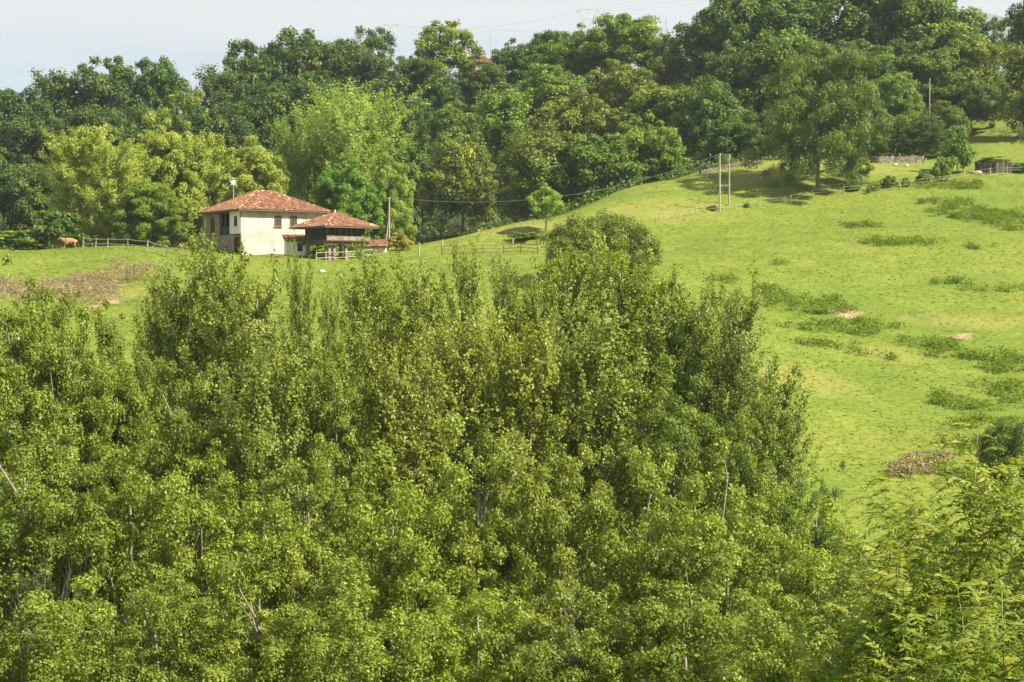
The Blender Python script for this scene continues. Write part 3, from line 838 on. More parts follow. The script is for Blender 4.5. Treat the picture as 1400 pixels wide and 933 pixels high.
# riverside trees in the valley, nearest rows last
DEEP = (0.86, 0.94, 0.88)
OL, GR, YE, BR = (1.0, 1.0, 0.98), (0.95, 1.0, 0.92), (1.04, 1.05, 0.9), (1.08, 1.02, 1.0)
G4 = 'riverside trees filling the valley'
river = [
    ('alder', 302, 325, 114, 130, GR, 'upright tree whose top hides the near corner of the farmhouse'),
    ('alder', 240, 372, 116, 110, GR, 'upright tree just left of the one hiding the farmhouse corner'),
    ('alder', 216, 402, 118, 60, OL, 'slim tree at the left edge of the gap of bright meadow'),
    ('alder', 350, 372, 112, 110, OL, 'olive tree in front of the white farmhouse wall'),
    ('alder', 414, 345, 112, 56, GR, 'thin leader-topped tree in front of the white shed'),
    ('alder', 452, 388, 110, 44, GR, 'lone slender shoot-like tree against the grass under the granary'),
    ('alder', 515, 345, 112, 110, GR, 'upright tree in front of the grass right of the granary'),
    ('alder', 572, 362, 110, 100, OL, 'olive tree below the gap between granary and corral'),
    ('alder', 642, 336, 113, 76, OL, 'olive tree rising in front of the brown corral'),
    ('alder', 694, 358, 115, 60, GR, 'slender tree just right of the corral-hiding tree'),
    ('alder', 738, 368, 112, 70, OL, 'slender tree left of the dome-shaped thorn tree'),
    ('alder', 782, 340, 114, 130, GR, 'tall tree overlapping the left half of the thorn tree'),
    ('alder', 850, 328, 115, 140, GR, 'tall tree overlapping the right half of the thorn tree'),
    ('alder', 905, 372, 113, 110, GR, 'tree stepping down right of the thorn tree'),
    ('alder', 955, 388, 112, 110, DEEP, 'dark upright tree against the meadow, third from the right edge of the row'),
    ('alder', 1012, 388, 110, 100, DEEP, 'dark upright tree against the bracken patch of the meadow'),
    ('alder', 1058, 500, 106, 100, DEEP, 'dark tree whose side forms the right edge of the valley trees'),
    ('broad', 25, 398, 98, 200, GR, 'broad leafy tree at the left picture edge below the dry brush'),
    ('broad', 105, 425, 100, 160, YE, 'yellowish tree below the dry brown brush bank'),
    ('broad', 172, 462, 102, 120, GR, 'rounded tree below the gap of bright meadow'),
    ('broad', 62, 418, 99, 150, OL, 'olive leafy tree between the left edge tree and the yellowish one below the brush'),
    ('broad', 138, 452, 101, 130, GR, 'green tree closing the lower end of the bright meadow gap'),
    ('broad', 250, 500, 95, 150, YE, 'broad yellow-green tree in the second row under the farmhouse'),
    ('alder', 370, 470, 94, 140, OL, 'olive upright tree with a pale stem in the second row'),
    ('broad', 450, 470, 96, 140, GR, 'green tree in the second row under the granary'),
    ('alder', 545, 455, 96, 130, BR, 'brownish tree in the second row under the pale poplar'),
    ('alder', 620, 430, 97, 140, BR, 'rusty-tinged tree in the second row under the corral'),
    ('alder', 715, 440, 96, 150, BR, 'rusty-tinged tree in the second row left of the deep shadow'),
    ('alder', 820, 430, 97, 160, OL, 'olive tree with a forked pale trunk under the thorn tree'),
    ('broad', 920, 500, 95, 160, DEEP, 'dark green tree under the dark upright row'),
    ('broad', 1025, 545, 93, 130, DEEP, 'dark green tree beside the lower meadow corner'),
    ('dome', 1120, 662, 92, 100, (0.5, 0.7, 0.75), 'dark low tree tucked in the lower corner of the meadow'),
    ('broad', 40, 585, 74, 230, GR, 'broad tree at the left edge with bare pale limbs'),
    ('broad', 165, 620, 72, 200, YE, 'yellow-green tree with a pale mottled trunk near the left corner'),
    ('broad', 290, 610, 74, 200, YE, 'rounded yellow-green tree between the pale trunk and the central tree'),
    ('broad', 420, 610, 76, 180, OL, 'olive tree left of the central wide tree'),
    ('dome', 545, 595, 70, 230, YE, 'central wide tree with a straight pale trunk and layered foliage'),
    ('broad', 660, 600, 72, 180, OL, 'olive tree right of the central wide tree'),
    ('broad', 765, 610, 72, 170, BR, 'yellow-brown tree beneath the forked pale trunk'),
    ('dome', 885, 625, 72, 200, GR, 'dense green tree in the middle of the right half of the valley'),
    ('dome', 1005, 650, 70, 210, GR, 'layered light-green tree left of the ash shoots'),
    ('broad', 1110, 690, 66, 160, YE, 'light-green tree under the meadow corner beside the ash shoots'),
    ('dome', 60, 800, 56, 240, GR, 'low bushy tree in the bottom left corner'),
    ('broad', 215, 790, 56, 220, OL, 'thin multi-stemmed tree with bare twigs near the bottom left'),
    ('broad', 350, 760, 57, 200, OL, 'olive tree at the bottom, left of the deep shadow'),
    ('dome', 500, 790, 54, 230, GR, 'low wide tree at the bottom in front of the central pale trunk'),
    ('broad', 640, 780, 56, 210, YE, 'yellow-green tree at the bottom centre'),
    ('dome', 780, 800, 54, 230, OL, 'olive bushy tree at the bottom right of centre'),
    ('dome', 925, 770, 54, 250, GR, 'bright green tree at the bottom, left of the pink twigs'),
    ('dome', 1070, 790, 50, 230, GR, 'low green tree at the bottom beside the ash stems'),
    ('dome', 1215, 700, 44, 230, GR, 'dense green bush-like tree behind the ash stems'),
    ('dome', 1345, 645, 46, 230, GR, 'dark green tree at the right edge behind the ash stems'),
    ('thorn', 1402, 572, 146, 110, (0.62, 0.72, 0.75), 'dark bramble thicket at the right edge on the lower meadow'),
]
for kind, u, v, d, w, col, lab in river:
    br = rnd.uniform(0.88, 1.12)
    tree(kind, u, v, d, w * (1.22 if kind == 'alder' else 1.22), lab, 'riverside_tree', group=G4, col=tuple(c * br * rnd.uniform(0.98, 1.02) for c in col), hmin=4, hmax=32)


def bare(u, vtop, d, wpx, label, var):
    lst = PROTO['twig']
    _, trunk, H, rad, _, _ = lst[var % len(lst)]
    top = ray(u, vtop, d)
    zb = gz(top.x, d)
    t = empty('leafless_shrub', (top.x, d, zb - 0.1), rnd.uniform(0, 6.28))
    w = wpx / F * d / 2
    t.scale = (w / (rad * 0.8), w / (rad * 0.8), (top.z - zb) / H)
    link('branches', trunk, None, t)
    tag(t, label, 'shrub')


bare(222, 800, 58, 110, 'leafless pale twiggy shrub near the bottom left corner', 0)
bare(75, 730, 60, 120, 'leafless pale forked branches by the left edge, above the bottom corner', 1)
bare(782, 690, 70, 70, 'leafless pale twigs right of the bottom centre', 2)
bare(985, 820, 55, 80, 'leafless pinkish twigs near the bottom, left of the ash shoots', 0)


# ------------------------------------------------------------------ ash saplings close to the camera
def make_ash(seed):
    g = np.random.default_rng(seed)
    H = 5.0
    stem, ra = MB(), MB()
    quads, tints = [], []

    def leaf(base, dirn, size, top):
        dirn = dirn.normalized()
        side = dirn.cross(Vector((0, 0, 1))).normalized()
        upv = side.cross(dirn).normalized()
        drp = g.uniform(0.15, 0.7)
        pts = []
        for k in range(7):
            f = k / 6
            pts.append(base + dirn * size * f + Vector((0, 0, -size * drp * f * f)) + side * 0.03 * size * math.sin(f * 3))
        ra.tube(pts, [0.0045, 0.004, 0.004, 0.0035, 0.003, 0.0025, 0.002], 4, cap=False)
        tn = 0.45 + g.normal() * 0.13 + (0.35 if top else 0)
        for k in range(1, 7):
            prs = ((1, pts[k]), (-1, pts[k])) if k < 6 else ((0, pts[6]),)
            for sgn, c in prs:
                fwd = (pts[k] - pts[k - 1]).normalized()
                d = (side * sgn * 0.95 + fwd * (0.55 if sgn else 1) + upv * g.uniform(-0.15, 0.25)).normalized() + Vector((0, 0, -0.18))
                L = size * g.uniform(0.28, 0.36) * (0.8 if k == 1 else 1)
                w = L * 0.17
                nrm = d.cross(side if sgn == 0 else fwd).normalized()
                if nrm.z < 0:
                    nrm = -nrm
                nrm = (nrm + Vector((g.normal(), g.normal(), g.normal())) * 0.30).normalized()
                b = d.cross(nrm).normalized() * w
                e, m1, m2 = c + d * L - nrm * L * 0.12, c + d * L * 0.33, c + d * L * 0.68 - nrm * L * 0.03
                t = min(max(tn + g.normal() * 0.10, 0), 1)
                q1 = (c, m1 + b, m1, c)
                quads.extend([[c, m1 + b - nrm * w * .3, m2 + b * 0.8 - nrm * w * .3, m2], [c, m2, m2 - b * 0.8 - nrm * w * .3, m1 - b - nrm * w * .3], [m2, m2 + b * 0.8 - nrm * w * .3, e, m2 - b * 0.8 - nrm * w * .3]])
                tints.extend([t, t * 0.96, t])

    def shoot(p0, p1, r0, step, lo, size):
        L = (p1 - p0).length
        mid = p0.lerp(p1, 0.5) + Vector((g.normal() * 0.06, g.normal() * 0.06, -0.05 * (p1 - p0).normalized().to_2d().length * L))
        P = lambda t: p0.lerp(mid, t * 2) if t < 0.5 else mid.lerp(p1, t * 2 - 1)
        stem.tube([P(k / 6) for k in range(7)], [r0 * (1 - 0.7 * k / 6) for k in range(7)], 6)
        n = int(L * (1 - lo) / step)
        for i in range(n):
            t = lo + (1 - lo) * (i + 0.5) / n
            az = i * math.pi / 2 + g.normal() * 0.5
            for s in (0, math.pi):
                el = 0.15 + 0.9 * t ** 3 + g.normal() * 0.38
                dv = Vector((math.cos(az + s), math.sin(az + s), el))
                leaf(P(t), dv, size * g.uniform(0.55, 1.12) * (0.7 if t > 0.95 else 1), t > 0.8)
        return P

    P = shoot(Vector((0, 0, 0)), Vector((g.normal() * 0.15, g.normal() * 0.15, H)), 0.012, 0.09, 0.25, 0.34)
    for k in range(22):
        t = 0.18 + 0.032 * k + g.normal() * 0.02
        az = k * 2.4
        q = P(t)
        L = g.uniform(0.8, 1.35) * (1.15 - 0.6 * t)
        shoot(q, q + Vector((math.cos(az) * L * 0.75, math.sin(az) * L * 0.75, L * 0.75)), 0.007, 0.085, 0.15, 0.30)
    cr = quads_mesh('ash_crown', np.array([[tuple(p) for p in q] for q in quads]), tints)
    cr.materials.append(M['ash'])
    st = stem.mesh('ash_stem', True)
    st.materials.append(M['stem'])
    rm = ra.mesh('ash_leaf_stalk', True)
    rm.materials.append(M['stalk'])
    return cr, st, rm


ashes = [make_ash(s) for s in (5, 6, 7)]
G5 = 'ash saplings near the viewer'
for i, (u, v, d, sc, lab) in enumerate([
        (1302, 576, 17.5, 1.0, 'tallest ash shoot with a bright yellow stem rising against the meadow'),
        (1396, 592, 17.0, 1.0, 'ash sapling with pale tip at the right picture edge'),
        (1243, 652, 18.5, 0.95, 'ash sapling in front of the dry brush and plank'),
        (1222, 668, 20.0, 0.95, 'small-topped ash shoot left of the one before the dry brush'),
        (1196, 764, 17.0, 0.9, 'ash shoot with the lowest tip on the left side of the group'),
        (1376, 800, 15.0, 0.95, 'nearest ash shoot with a yellow stem in the bottom right corner'),
        (1340, 672, 19.5, 1.0, 'leafy ash sapling between the tallest shoot and the right edge'),
        (1268, 720, 16.8, 0.95, 'leafy ash sapling below the tallest shoot'),
        (1158, 735, 20.5, 0.9, 'ash sapling farthest left, against the light-green tree'),
        (1318, 790, 16.0, 0.95, 'leafy ash sapling left of the nearest yellow stem'),
        (1240, 830, 15.5, 0.9, 'low leafy ash sapling at the bottom edge')]):
    cr, st, rm = ashes[i % 3]
    top = ray(u, v, d)
    t = empty('ash_sapling', (top.x, d, top.z - 5.0 * sc), rnd.uniform(0, 6.28))
    t.scale = (sc, sc, sc)
    c = link('crown', cr, None, t)
    link('stem', st, None, t)
    rm_o = link('leaf_stalks', rm, None, t)
    rm_o['kind'] = 'stuff'
    tag(t, lab, 'sapling', G5)


# ------------------------------------------------------------------ ground cover nobody could count
def clump_field(name, mat, pts, hgt, leaf, per, seed, label, spread=0.45, flat=0.5, col=(1, 1, 1), aspect=0.5, sink=0.0):
    g = np.random.default_rng(seed)
    n = len(pts)
    idx = np.repeat(np.arange(n), per)
    N = len(idx)
    x = pts[idx, 0] + g.normal(0, spread, N)
    y = pts[idx, 1] + g.normal(0, spread, N)
    hh = (hgt[idx] if hasattr(hgt, '__len__') else hgt) * g.random(N) ** 0.7
    z = ground(x, y) + hh - sink
    nr = unit(np.array([0, 0, flat]) + g.normal(size=(N, 3)) * 0.55)
    q = leaf_quads(np.stack([x, y, z], -1), nr, leaf * g.uniform(0.6, 1.4, N), aspect)
    ct = g.normal(0, 0.12, n)
    o = link(name, quads_mesh(name, q, np.clip(0.5 + ct[idx] + g.normal(0, 0.17, N), 0, 1)), M[mat])
    o.color = (*col, 1)
    tag(o, label, name.replace('_', ' '), kind='stuff')
    return o


def scatter(spots, dens, seed, fuzzy=1.15):
    g = np.random.default_rng(seed)
    outp = []
    for (px, py, ax, ay) in spots:
        n = max(6, int(dens * math.pi * ax * ay))
        a, r = g.random(n) * 6.283, np.sqrt(g.random(n)) * fuzzy
        x, y = px + np.cos(a) * r * ax, py + np.sin(a) * r * ay
        k = vnoise(x / 3.1, y / 4.7) + 0.6 * vnoise(x / 1.1, y / 1.7) > -0.12 - 0.25 * (r < 0.6)
        outp.append(np.stack([x[k], y[k]], -1))
    return np.concatenate(outp)


brk = spots_of([(1085, 425, 50, 13), (1150, 422, 56, 10), (1190, 446, 50, 7), (1130, 452, 70, 7), (1190, 487, 42, 4), (1130, 472, 50, 5), (1275, 472, 40, 7), (1330, 487, 70, 11),
                (1390, 503, 50, 13), (1285, 290, 26, 9), (1330, 293, 45, 14), (1385, 302, 45, 20), (1290, 388, 40, 4), (1370, 398, 60, 5), (1320, 552, 50, 12), (1390, 545, 60, 14),
                (1370, 600, 70, 26), (1420, 640, 60, 40), (1310, 610, 30, 14), (1060, 400, 30, 6), (1180, 310, 30, 4), (1160, 610, 10, 3), (880, 342, 14, 4), (990, 384, 20, 4),
                (1060, 362, 14, 3), (1235, 333, 60, 6), (1350, 340, 40, 5), (1290, 255, 60, 5), (985, 245, 12, 3)])
clump_field('bracken', 'bracken', scatter(brk, 1.1, 4, 1.0), 0.65, 0.28, 36, 5, 'dark green bracken growing in patches over the sloping meadow', spread=0.40, flat=0.7, col=(1, 1, 1))

dry1 = spots_of([(10, 402, 60, 9), (60, 404, 60, 9), (110, 396, 60, 13), (150, 390, 40, 14), (195, 385, 30, 5), (-30, 400, 50, 9), (140, 414, 40, 4)])
DRY = scatter(dry1, 1.0, 8, 1.25)
clump_field('dry_brush', 'dry', DRY, 0.5 + 2.6 * np.clip(vnoise(DRY[:, 0] / 5, DRY[:, 1] / 9) + 0.25, 0, 0.7), 0.36, 50, 9, 'brown dead bracken bank below the grassy knoll on the left', spread=0.45, flat=0.2, aspect=0.16)
dry2 = spots_of([(1218, 650, 30, 9), (1255, 640, 34, 8), (1285, 636, 20, 6)])
clump_field('dry_grass', 'dry', scatter(dry2, 4, 10, 1.1), 0.9, 0.30, 46, 11, 'dry brown grass heap below the meadow beside the ash shoots', spread=0.3, flat=0.2, aspect=0.34)


def grass_field():
    g = np.random.default_rng(17)
    n = 130000
    u = g.uniform(-60, 1460, n)
    y = 132 + (352 - 132) * g.random(n) ** 1.0
    x = (u - 700) / F * y
    keep = (y < np.interp(x, [-200, -60, -22, -12, -6, 0, 12, 18, 32, 44, 66, 110], [268, 270, 272, 277, 285, 292, 307, 317, 332, 341, 346, 346]))
    k = vnoise(x / 2.2, y / 3.3) * 1.0 + vnoise(x / 9, y / 13) * 0.7 + g.normal(0, 0.45, n) > -0.25
    x, y = x[keep & k], y[keep & k]
    z = ground(x, y)
    N = len(x)
    ang = g.random(N) * 6.283
    hgt = g.uniform(0.03, 0.10, N) * (1 + 0.8 * np.clip(vnoise(x / 5, y / 7), -0.4, 1))
    w = g.uniform(0.05, 0.13, N)
    dx, dy = np.cos(ang) * w, np.sin(ang) * w
    lx, ly = g.normal(-0.04, 0.30, N), g.normal(0.06, 0.30, N)
    q = np.stack([np.stack([x - dx, y - dy, z - 0.03], -1), np.stack([x + dx, y + dy, z - 0.03], -1),
                  np.stack([x + dx * 0.5 + lx, y + dy * 0.5 + ly, z + hgt], -1), np.stack([x - dx * 0.6 + lx, y - dy * 0.6 + ly, z + hgt * 0.8], -1)], 1)
    o = link('grass', quads_mesh('grass', q, np.clip(0.5 + vnoise(x / 14, y / 20) * 0.6 + vnoise(x / 2.5, y / 3.5) * 0.5 + g.normal(0, 0.16, N), 0, 1)), M['grass'])
    tag(o, 'short yellow-green pasture grass in tufts over the meadow', 'grass', kind='stuff')


grass_field()

# shrub layer under the wood and in the valley bottom
gg = np.random.default_rng(23)
n = 5200
u = gg.uniform(-150, 1550, n); y = gg.uniform(292, 520, n); x = (u - 700) / F * y
edge = np.interp(x, [-200, -60, -15, 5, 45, 80, 110], [292, 294, 296, 302, 345, 352, 354])
clear = (x > 80) & (x < 100) & (y < 400)
k = (y > edge) & ~clear
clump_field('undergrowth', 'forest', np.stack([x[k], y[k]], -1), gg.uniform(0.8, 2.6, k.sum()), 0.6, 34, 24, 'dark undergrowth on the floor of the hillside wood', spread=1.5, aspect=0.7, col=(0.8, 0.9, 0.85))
n = 3000
u = gg.uniform(-150, 1550, n); y = gg.uniform(30, 122, n); x = (u - 700) / F * y
clump_field('undergrowth', 'river', np.stack([x, y], -1), gg.uniform(1.0, 3.2, n), 0.22, 50, 25, 'low green thicket on the valley floor under the riverside trees', spread=0.8, aspect=0.7, col=(0.6, 0.75, 0.65))  # leaf tint darkened to paint shade into the gaps between crowns

# the wood goes on beyond both edges of the view
gg = np.random.default_rng(29)
ex = []
for lo, hi in ((-620, -45), (1450, 2000)):
    n = 260
    u = gg.uniform(lo, hi, n); y = gg.uniform(300 if lo < 0 else 352, 520, n)
    ex.append(np.stack([(u - 700) / F * y, y], -1))
ex = np.concatenate(ex)
clump_field('woodland', 'forest', ex, gg.uniform(8, 17, len(ex)), 0.75, 420, 30, 'further woodland running on along the hill past the picture edges', spread=2.4, flat=0.6, aspect=0.7, col=(0.85, 0.9, 0.88))

# ------------------------------------------------------------------ farm buildings
TILE_P, TILE_R = 0.26, 0.42


def roof_face(mb, O, ea, up, W, Ls, a0, a1, seed=0, sx0=0.0, sx1=None):
    """barrel tiles on one roof slope: eave from O along ea (width W); slope vector up; ridge spans a0..a1 along the eave"""
    g = np.random.default_rng(seed)
    ea, up = Vector(ea).normalized(), Vector(up).normalized()
    nrm = ea.cross(up).normalized()
    if nrm.z < 0:
        nrm = -nrm
    ncol = max(2, int(W / TILE_P))
    for c in range(ncol):
        a = (c + 0.5) * W / ncol
        t = 1.0
        if a < a0:
            t = a / a0
        elif a > a1:
            t = (W - a) / (W - a1)
        L = Ls * min(t, 1.0) + 0.05
        nr = max(1, int(round(L / TILE_R)))
        hw = W / ncol / 2
        for r in range(nr):
            b0, b1 = L * r / nr, L * (r + 1) / nr
            lift0, lift1 = 0.085, 0.045
            tint = min(max(g.normal(0.48, 0.22), 0), 1)
            j = g.normal() * 0.012
            vs_ = []
            for b, lf, sc in ((b0 - 0.03, lift0, 1.04), (b1, lift1, 0.9)):
                for k in range(5):
                    th = math.pi * k / 4
                    vs_.append(Vector(O) + ea * (a + j - math.cos(th) * hw * sc) + up * b + nrm * (0.02 + lf * math.sin(th) + (0.03 if lf == lift0 else 0)))
            mb.add(vs_, [(k, k + 1, k + 6, k + 5) for k in range(4)] + [(4, 3, 2, 1, 0)], tint)


def hip_roof(name, parent, cx, cy, wx, wy, z, rise, ridge_x, seed=0, thick=0.16):
    """rectangular hip roof centred on (cx, cy), eave at z, ridge of length ridge_x along x"""
    mb = MB()
    X0, X1, Y0, Y1 = cx - wx / 2, cx + wx / 2, cy - wy / 2, cy + wy / 2
    r0, r1 = cx - ridge_x / 2, cx + ridge_x / 2
    zt = z + rise
    # closed board body just under the tiles
    e = thick
    b = [(X0, Y0, z - e), (X1, Y0, z - e), (X1, Y1, z - e), (X0, Y1, z - e), (X0, Y0, z), (X1, Y0, z), (X1, Y1, z), (X0, Y1, z), (r0, cy, zt), (r1, cy, zt)]
    body = MB().add(b, [(0, 3, 2, 1), (0, 1, 5, 4), (1, 2, 6, 5), (2, 3, 7, 6), (3, 0, 4, 7), (4, 5, 9, 8), (5, 6, 9), (6, 7, 8, 9), (7, 4, 8)])
    roof = mb
    Ly, Lx = math.hypot(wy / 2, rise), math.hypot(wx / 2 - ridge_x / 2, rise)
    roof_face(mb, (X0, Y0, z), (1, 0, 0), (0, wy / 2, rise), wx, Ly, r0 - X0, r1 - X0, seed)
    roof_face(mb, (X1, Y1, z), (-1, 0, 0), (0, -wy / 2, rise), wx, Ly, r0 - X0, r1 - X0, seed + 1)
    hx = wx / 2 - ridge_x / 2
    roof_face(mb, (X0, Y1, z), (0, -1, 0), (hx, 0, rise), wy, Lx, wy / 2, wy / 2, seed + 2)
    roof_face(mb, (X1, Y0, z), (0, 1, 0), (-hx, 0, rise), wy, Lx, wy / 2, wy / 2, seed + 3)
    g = np.random.default_rng(seed + 9)
    for A, B in (((X0, Y0, z), (r0, cy, zt)), ((X1, Y0, z), (r1, cy, zt)), ((X1, Y1, z), (r1, cy, zt)), ((X0, Y1, z), (r0, cy, zt)), ((r0, cy, zt), (r1, cy, zt))):
        A, B = Vector(A), Vector(B)
        n_ = max(1, int((B - A).length / 0.42))
        for k in range(n_):
            p, q = A.lerp(B, k / n_), A.lerp(B, (k + 1) / n_)
            mb.tube([p + Vector((0, 0, 0.09)), q + Vector((0, 0, 0.06))], [0.15, 0.12], 6, tint=min(max(g.normal(0.62, 0.22), 0), 1))
    r = mb.build(name, M['tile'], parent)
    body.build('eave_boards', M['wood_brown'], r)
    return r


def window(parent, origin, ex, en, s, z, w, h, fr='frame', bars=True, sill=True):
    """framed window on a wall: ex runs along the wall, en points out"""
    ex, en = Vector(ex), Vector(en)
    rz = math.atan2(ex.y, ex.x)
    c = Vector(origin) + ex * s + Vector((0, 0, z))
    f = MB()
    t = 0.16
    f.box(c + ex * (-w / 2 + t / 2) + en * 0.03, (t, 0.12, h), rz)
    f.box(c + ex * (w / 2 - t / 2) + en * 0.03, (t, 0.12, h), rz)
    f.box(c + Vector((0, 0, h / 2 - t / 2)) + en * 0.031, (w - 2 * t, 0.12, t), rz)
    f.box(c + Vector((0, 0, -h / 2 + t / 2)) + en * 0.031, (w - 2 * t, 0.12, t), rz)
    if bars:
        f.box(c + en * 0.02, (0.06, 0.08, h - 2 * t), rz)
    fo = f.build('window', M[fr], parent)
    MB().box(c + en * 0.005, (w - 2 * t, 0.05, h - 2 * t), rz).build('pane', M['glass'], fo)
    if sill:
        MB().box(c + Vector((0, 0, -h / 2 - 0.06)) + en * 0.06, (w + 0.2, 0.22, 0.11), rz).build('sill', M['beam'], fo)
    return fo


def quad_wall(mb, a, b, z0, z1, th=0.35):
    a, b = Vector(a), Vector(b)
    d = b - a
    mb.box(((a.x + b.x) / 2, (a.y + b.y) / 2, (z0 + z1) / 2), (d.length, th, z1 - z0), math.atan2(d.y, d.x))


def farmhouse():
    base = ray(330, 352, 262)
    base.z = 6.85
    h = empty('farmhouse', base, R(33))
    tag(h, 'old two-storey farmhouse with cream stone walls and a red tiled hip roof', 'house')
    L1, L2, H = 12.7, 12.3, 6.35          # long wall on local +X, gallery wall on local +Y
    w = MB()
    # gallery side is stone on its far half; plaster bay and gallery are other parts
    w.box((L1 / 2, 0.2, H / 2 - 0.75), (L1, 0.4, H + 1.5))
    w.box((L1 - 0.2, L2 / 2 + 0.2, H / 2 - 0.75), (0.4, L2 - 0.4, H + 1.5))
    w.box((L1 / 2 - 0.2, L2 - 0.2, H / 2 - 0.75), (L1 - 0.4, 0.4, H + 1.5))
    w.build('wall', M['wall_cream'], h)
    s = MB()
    s.box((0.2, 0.4 + (L2 - 0.8) / 2, 0.85), (0.39, L2 - 0.81, 4.6))                     # lower storey of the gallery side
    s.box((0.2, 7.1 + (L2 - 0.4 - 7.1) / 2, 4.76), (0.39, L2 - 0.41 - 7.1, 3.2))         # upper stone part, far half
    st = s.build('stone_wall', M['wall_stone'], h)
    st['label'] = 'bare brown stone gallery side'
    # recessed gallery
    g = MB()
    g.box((1.7, 5.3, 4.8), (0.12, 3.7, 3.1))
    gb = g.build('gallery_back_wall', M['white'], h)
    MB().box((0.9, 5.3, 3.22), (1.7, 3.6, 0.14)).build('gallery_floor', M['rail_blue'], h)
    rl = MB()
    for k in range(24):
        rl.box((0.02, 3.55 + k * 0.152, 3.8), (0.05, 0.10, 0.95))
    rl.box((0.02, 5.3, 4.32), (0.10, 3.6, 0.10)); rl.box((0.02, 5.3, 3.31), (0.12, 3.6, 0.12))
    rl.build('railing', M['rail_blue'], h)
    for yy in (3.55, 5.3, 7.05):
        MB().box((0.06, yy, 4.80), (0.16, 0.16, 3.06)).build('gallery_post', M['wood_brown'], h)
    MB().box((0.03, 5.3, 6.26), (0.2, 3.62, 0.17)).build('gallery_beam', M['wood_brown'], h)
    # white plaster bay next to the corner
    bay = MB()
    bay.box((-0.02, 1.72, 4.78), (0.34, 3.36, 3.12))
    b_ = bay.build('plaster_bay', M['white'], h)
    b_['label'] = 'white plastered upper bay beside the gallery'
    window(b_, (-0.20, 0, 0), (0, -1, 0), (-1, 0, 0), -1.35, 4.95, 0.75, 1.35, fr='rail_blue', bars=False, sill=False)
    # ground-floor doorway, windows and the tall door of the stone part
    for nm, yy, zz, ww, hh in (('doorway', 1.35, 1.35, 1.7, 2.7),):
        d = MB().box((-0.012, yy, zz), (0.05, ww, hh)).build(nm, M['dark'], h)
        f = MB()
        f.box((-0.03, yy - ww / 2, zz), (0.10, 0.14, hh)); f.box((-0.03, yy + ww / 2, zz), (0.10, 0.14, hh)); f.box((-0.031, yy, zz + hh / 2 + 0.07), (0.10, ww + 0.14, 0.14))
        f.build('frame', M['wood_brown'], d)
    window(h, (0, 0, 0), (0, -1, 0), (-1, 0, 0), -9.4, 4.55, 1.25, 2.5, fr='wood_brown', bars=True)
    window(h, (0, 0, 0), (0, -1, 0), (-1, 0, 0), -8.6, 0.75, 1.1, 1.0, fr='wood_brown', bars=False)
    for sx_ in (5.55, 7.95):
        window(h, (0, 0, 0), (1, 0, 0), (0, -1, 0), sx_, 5.05, 1.05, 1.45)
    MB().tube([(-0.18, -0.10, 0.2), (-0.18, -0.10, 6.3)], 0.055, 6).build('drainpipe', M['wood_brown'], h)
    r = hip_roof('roof', h, L1 / 2, L2 / 2, L1 + 1.5, L2 + 1.5, H + 0.16, 2.95, 2.6, 3)
    ch = MB().box((L1 - 1.0, L2 - 1.9, H + 1.55), (0.55, 0.55, 1.9)).box((L1 - 1.0, L2 - 1.9, H + 2.53), (0.68, 0.68, 0.08)).build('chimney', M['white'], r)
    an = MB().tube([(L1 / 2 - 3.2, L2 - 3.0, H + 1.5), (L1 / 2 - 3.2, L2 - 3.0, H + 5.0)], 0.035, 6)
    for k in range(4):
        an.box((L1 / 2 - 3.2, L2 - 3.0, H + 4.15 + k * 0.3), (0.95, 0.05, 0.07), R(-33))
    an.box((L1 / 2 - 3.2, L2 - 3.0, H + 4.45), (0.62, 0.04, 0.55), R(-33))
    an.build('aerial', M['white'], r)
    # low stone annex continuing the gallery wall
    annex = MB()
    annex.box((0.4, L2 + 1.9, 1.4), (0.6, 3.8, 4.4))
    annex.build('garden_wall', M['wall_stone'], h)
    return h


farmhouse()


def lean_to(name, label, base, rz, wx, wy, hf, hb, seed, wallm='white'):
    t = empty(name, base, rz)
    tag(t, label, 'shed')
    w = MB()
    v = [(0, 0, -0.8), (wx, 0, -0.8), (wx, wy, -0.8), (0, wy, -0.8), (0, 0, hf), (wx, 0, hf), (wx, wy, hb), (0, wy, hb)]
    w.add(v, [(0, 3, 2, 1), (4, 5, 6, 7), (0, 1, 5, 4), (1, 2, 6, 5), (2, 3, 7, 6), (3, 0, 4, 7)])
    w.build('wall', M[wallm], t)
    mb = MB()
    ov = 0.3
    sl = (hb - hf) / wy
    O = Vector((-ov, -ov, hf + 0.10 - sl * ov))
    up = Vector((0, wy + 2 * ov, (wy + 2 * ov) * sl))
    W = wx + 2 * ov
    roof_face(mb, O, (1, 0, 0), up, W, up.length, 0.0001, W - 0.0001, seed)
    e = [O, O + Vector((W, 0, 0)), O + Vector((W, 0, 0)) + up, O + up]
    r = mb.build('roof', M['tile'], t)
    bd = [p - Vector((0, 0, 0.10)) for p in e] + [p - Vector((0, 0, 0.01)) for p in e]
    MB().add(bd, [(0, 3, 2, 1), (4, 5, 6, 7), (0, 1, 5, 4), (1, 2, 6, 5), (2, 3, 7, 6), (3, 0, 4, 7)]).build('eave_boards', M['wood_brown'], r)
    return t


b = ray(392, 354, 256.5); b.z = 6.3
sh = lean_to('garden_shed', 'small whitewashed shed with a red tiled lean-to roof between farmhouse and granary', b, R(12), 2.5, 3.6, 2.55, 3.35, 41)
MB().box((1.75, -0.02, 1.75), (0.7, 0.06, 1.1)).build('opening', M['dark'], sh)
b = ray(486, 350, 266); b.z = 6.9
lean_to('tiled_outhouse', 'low outhouse with a red tiled roof sticking out right of the granary', b, R(-6), 4.2, 3.0, 1.45, 2.35, 43)


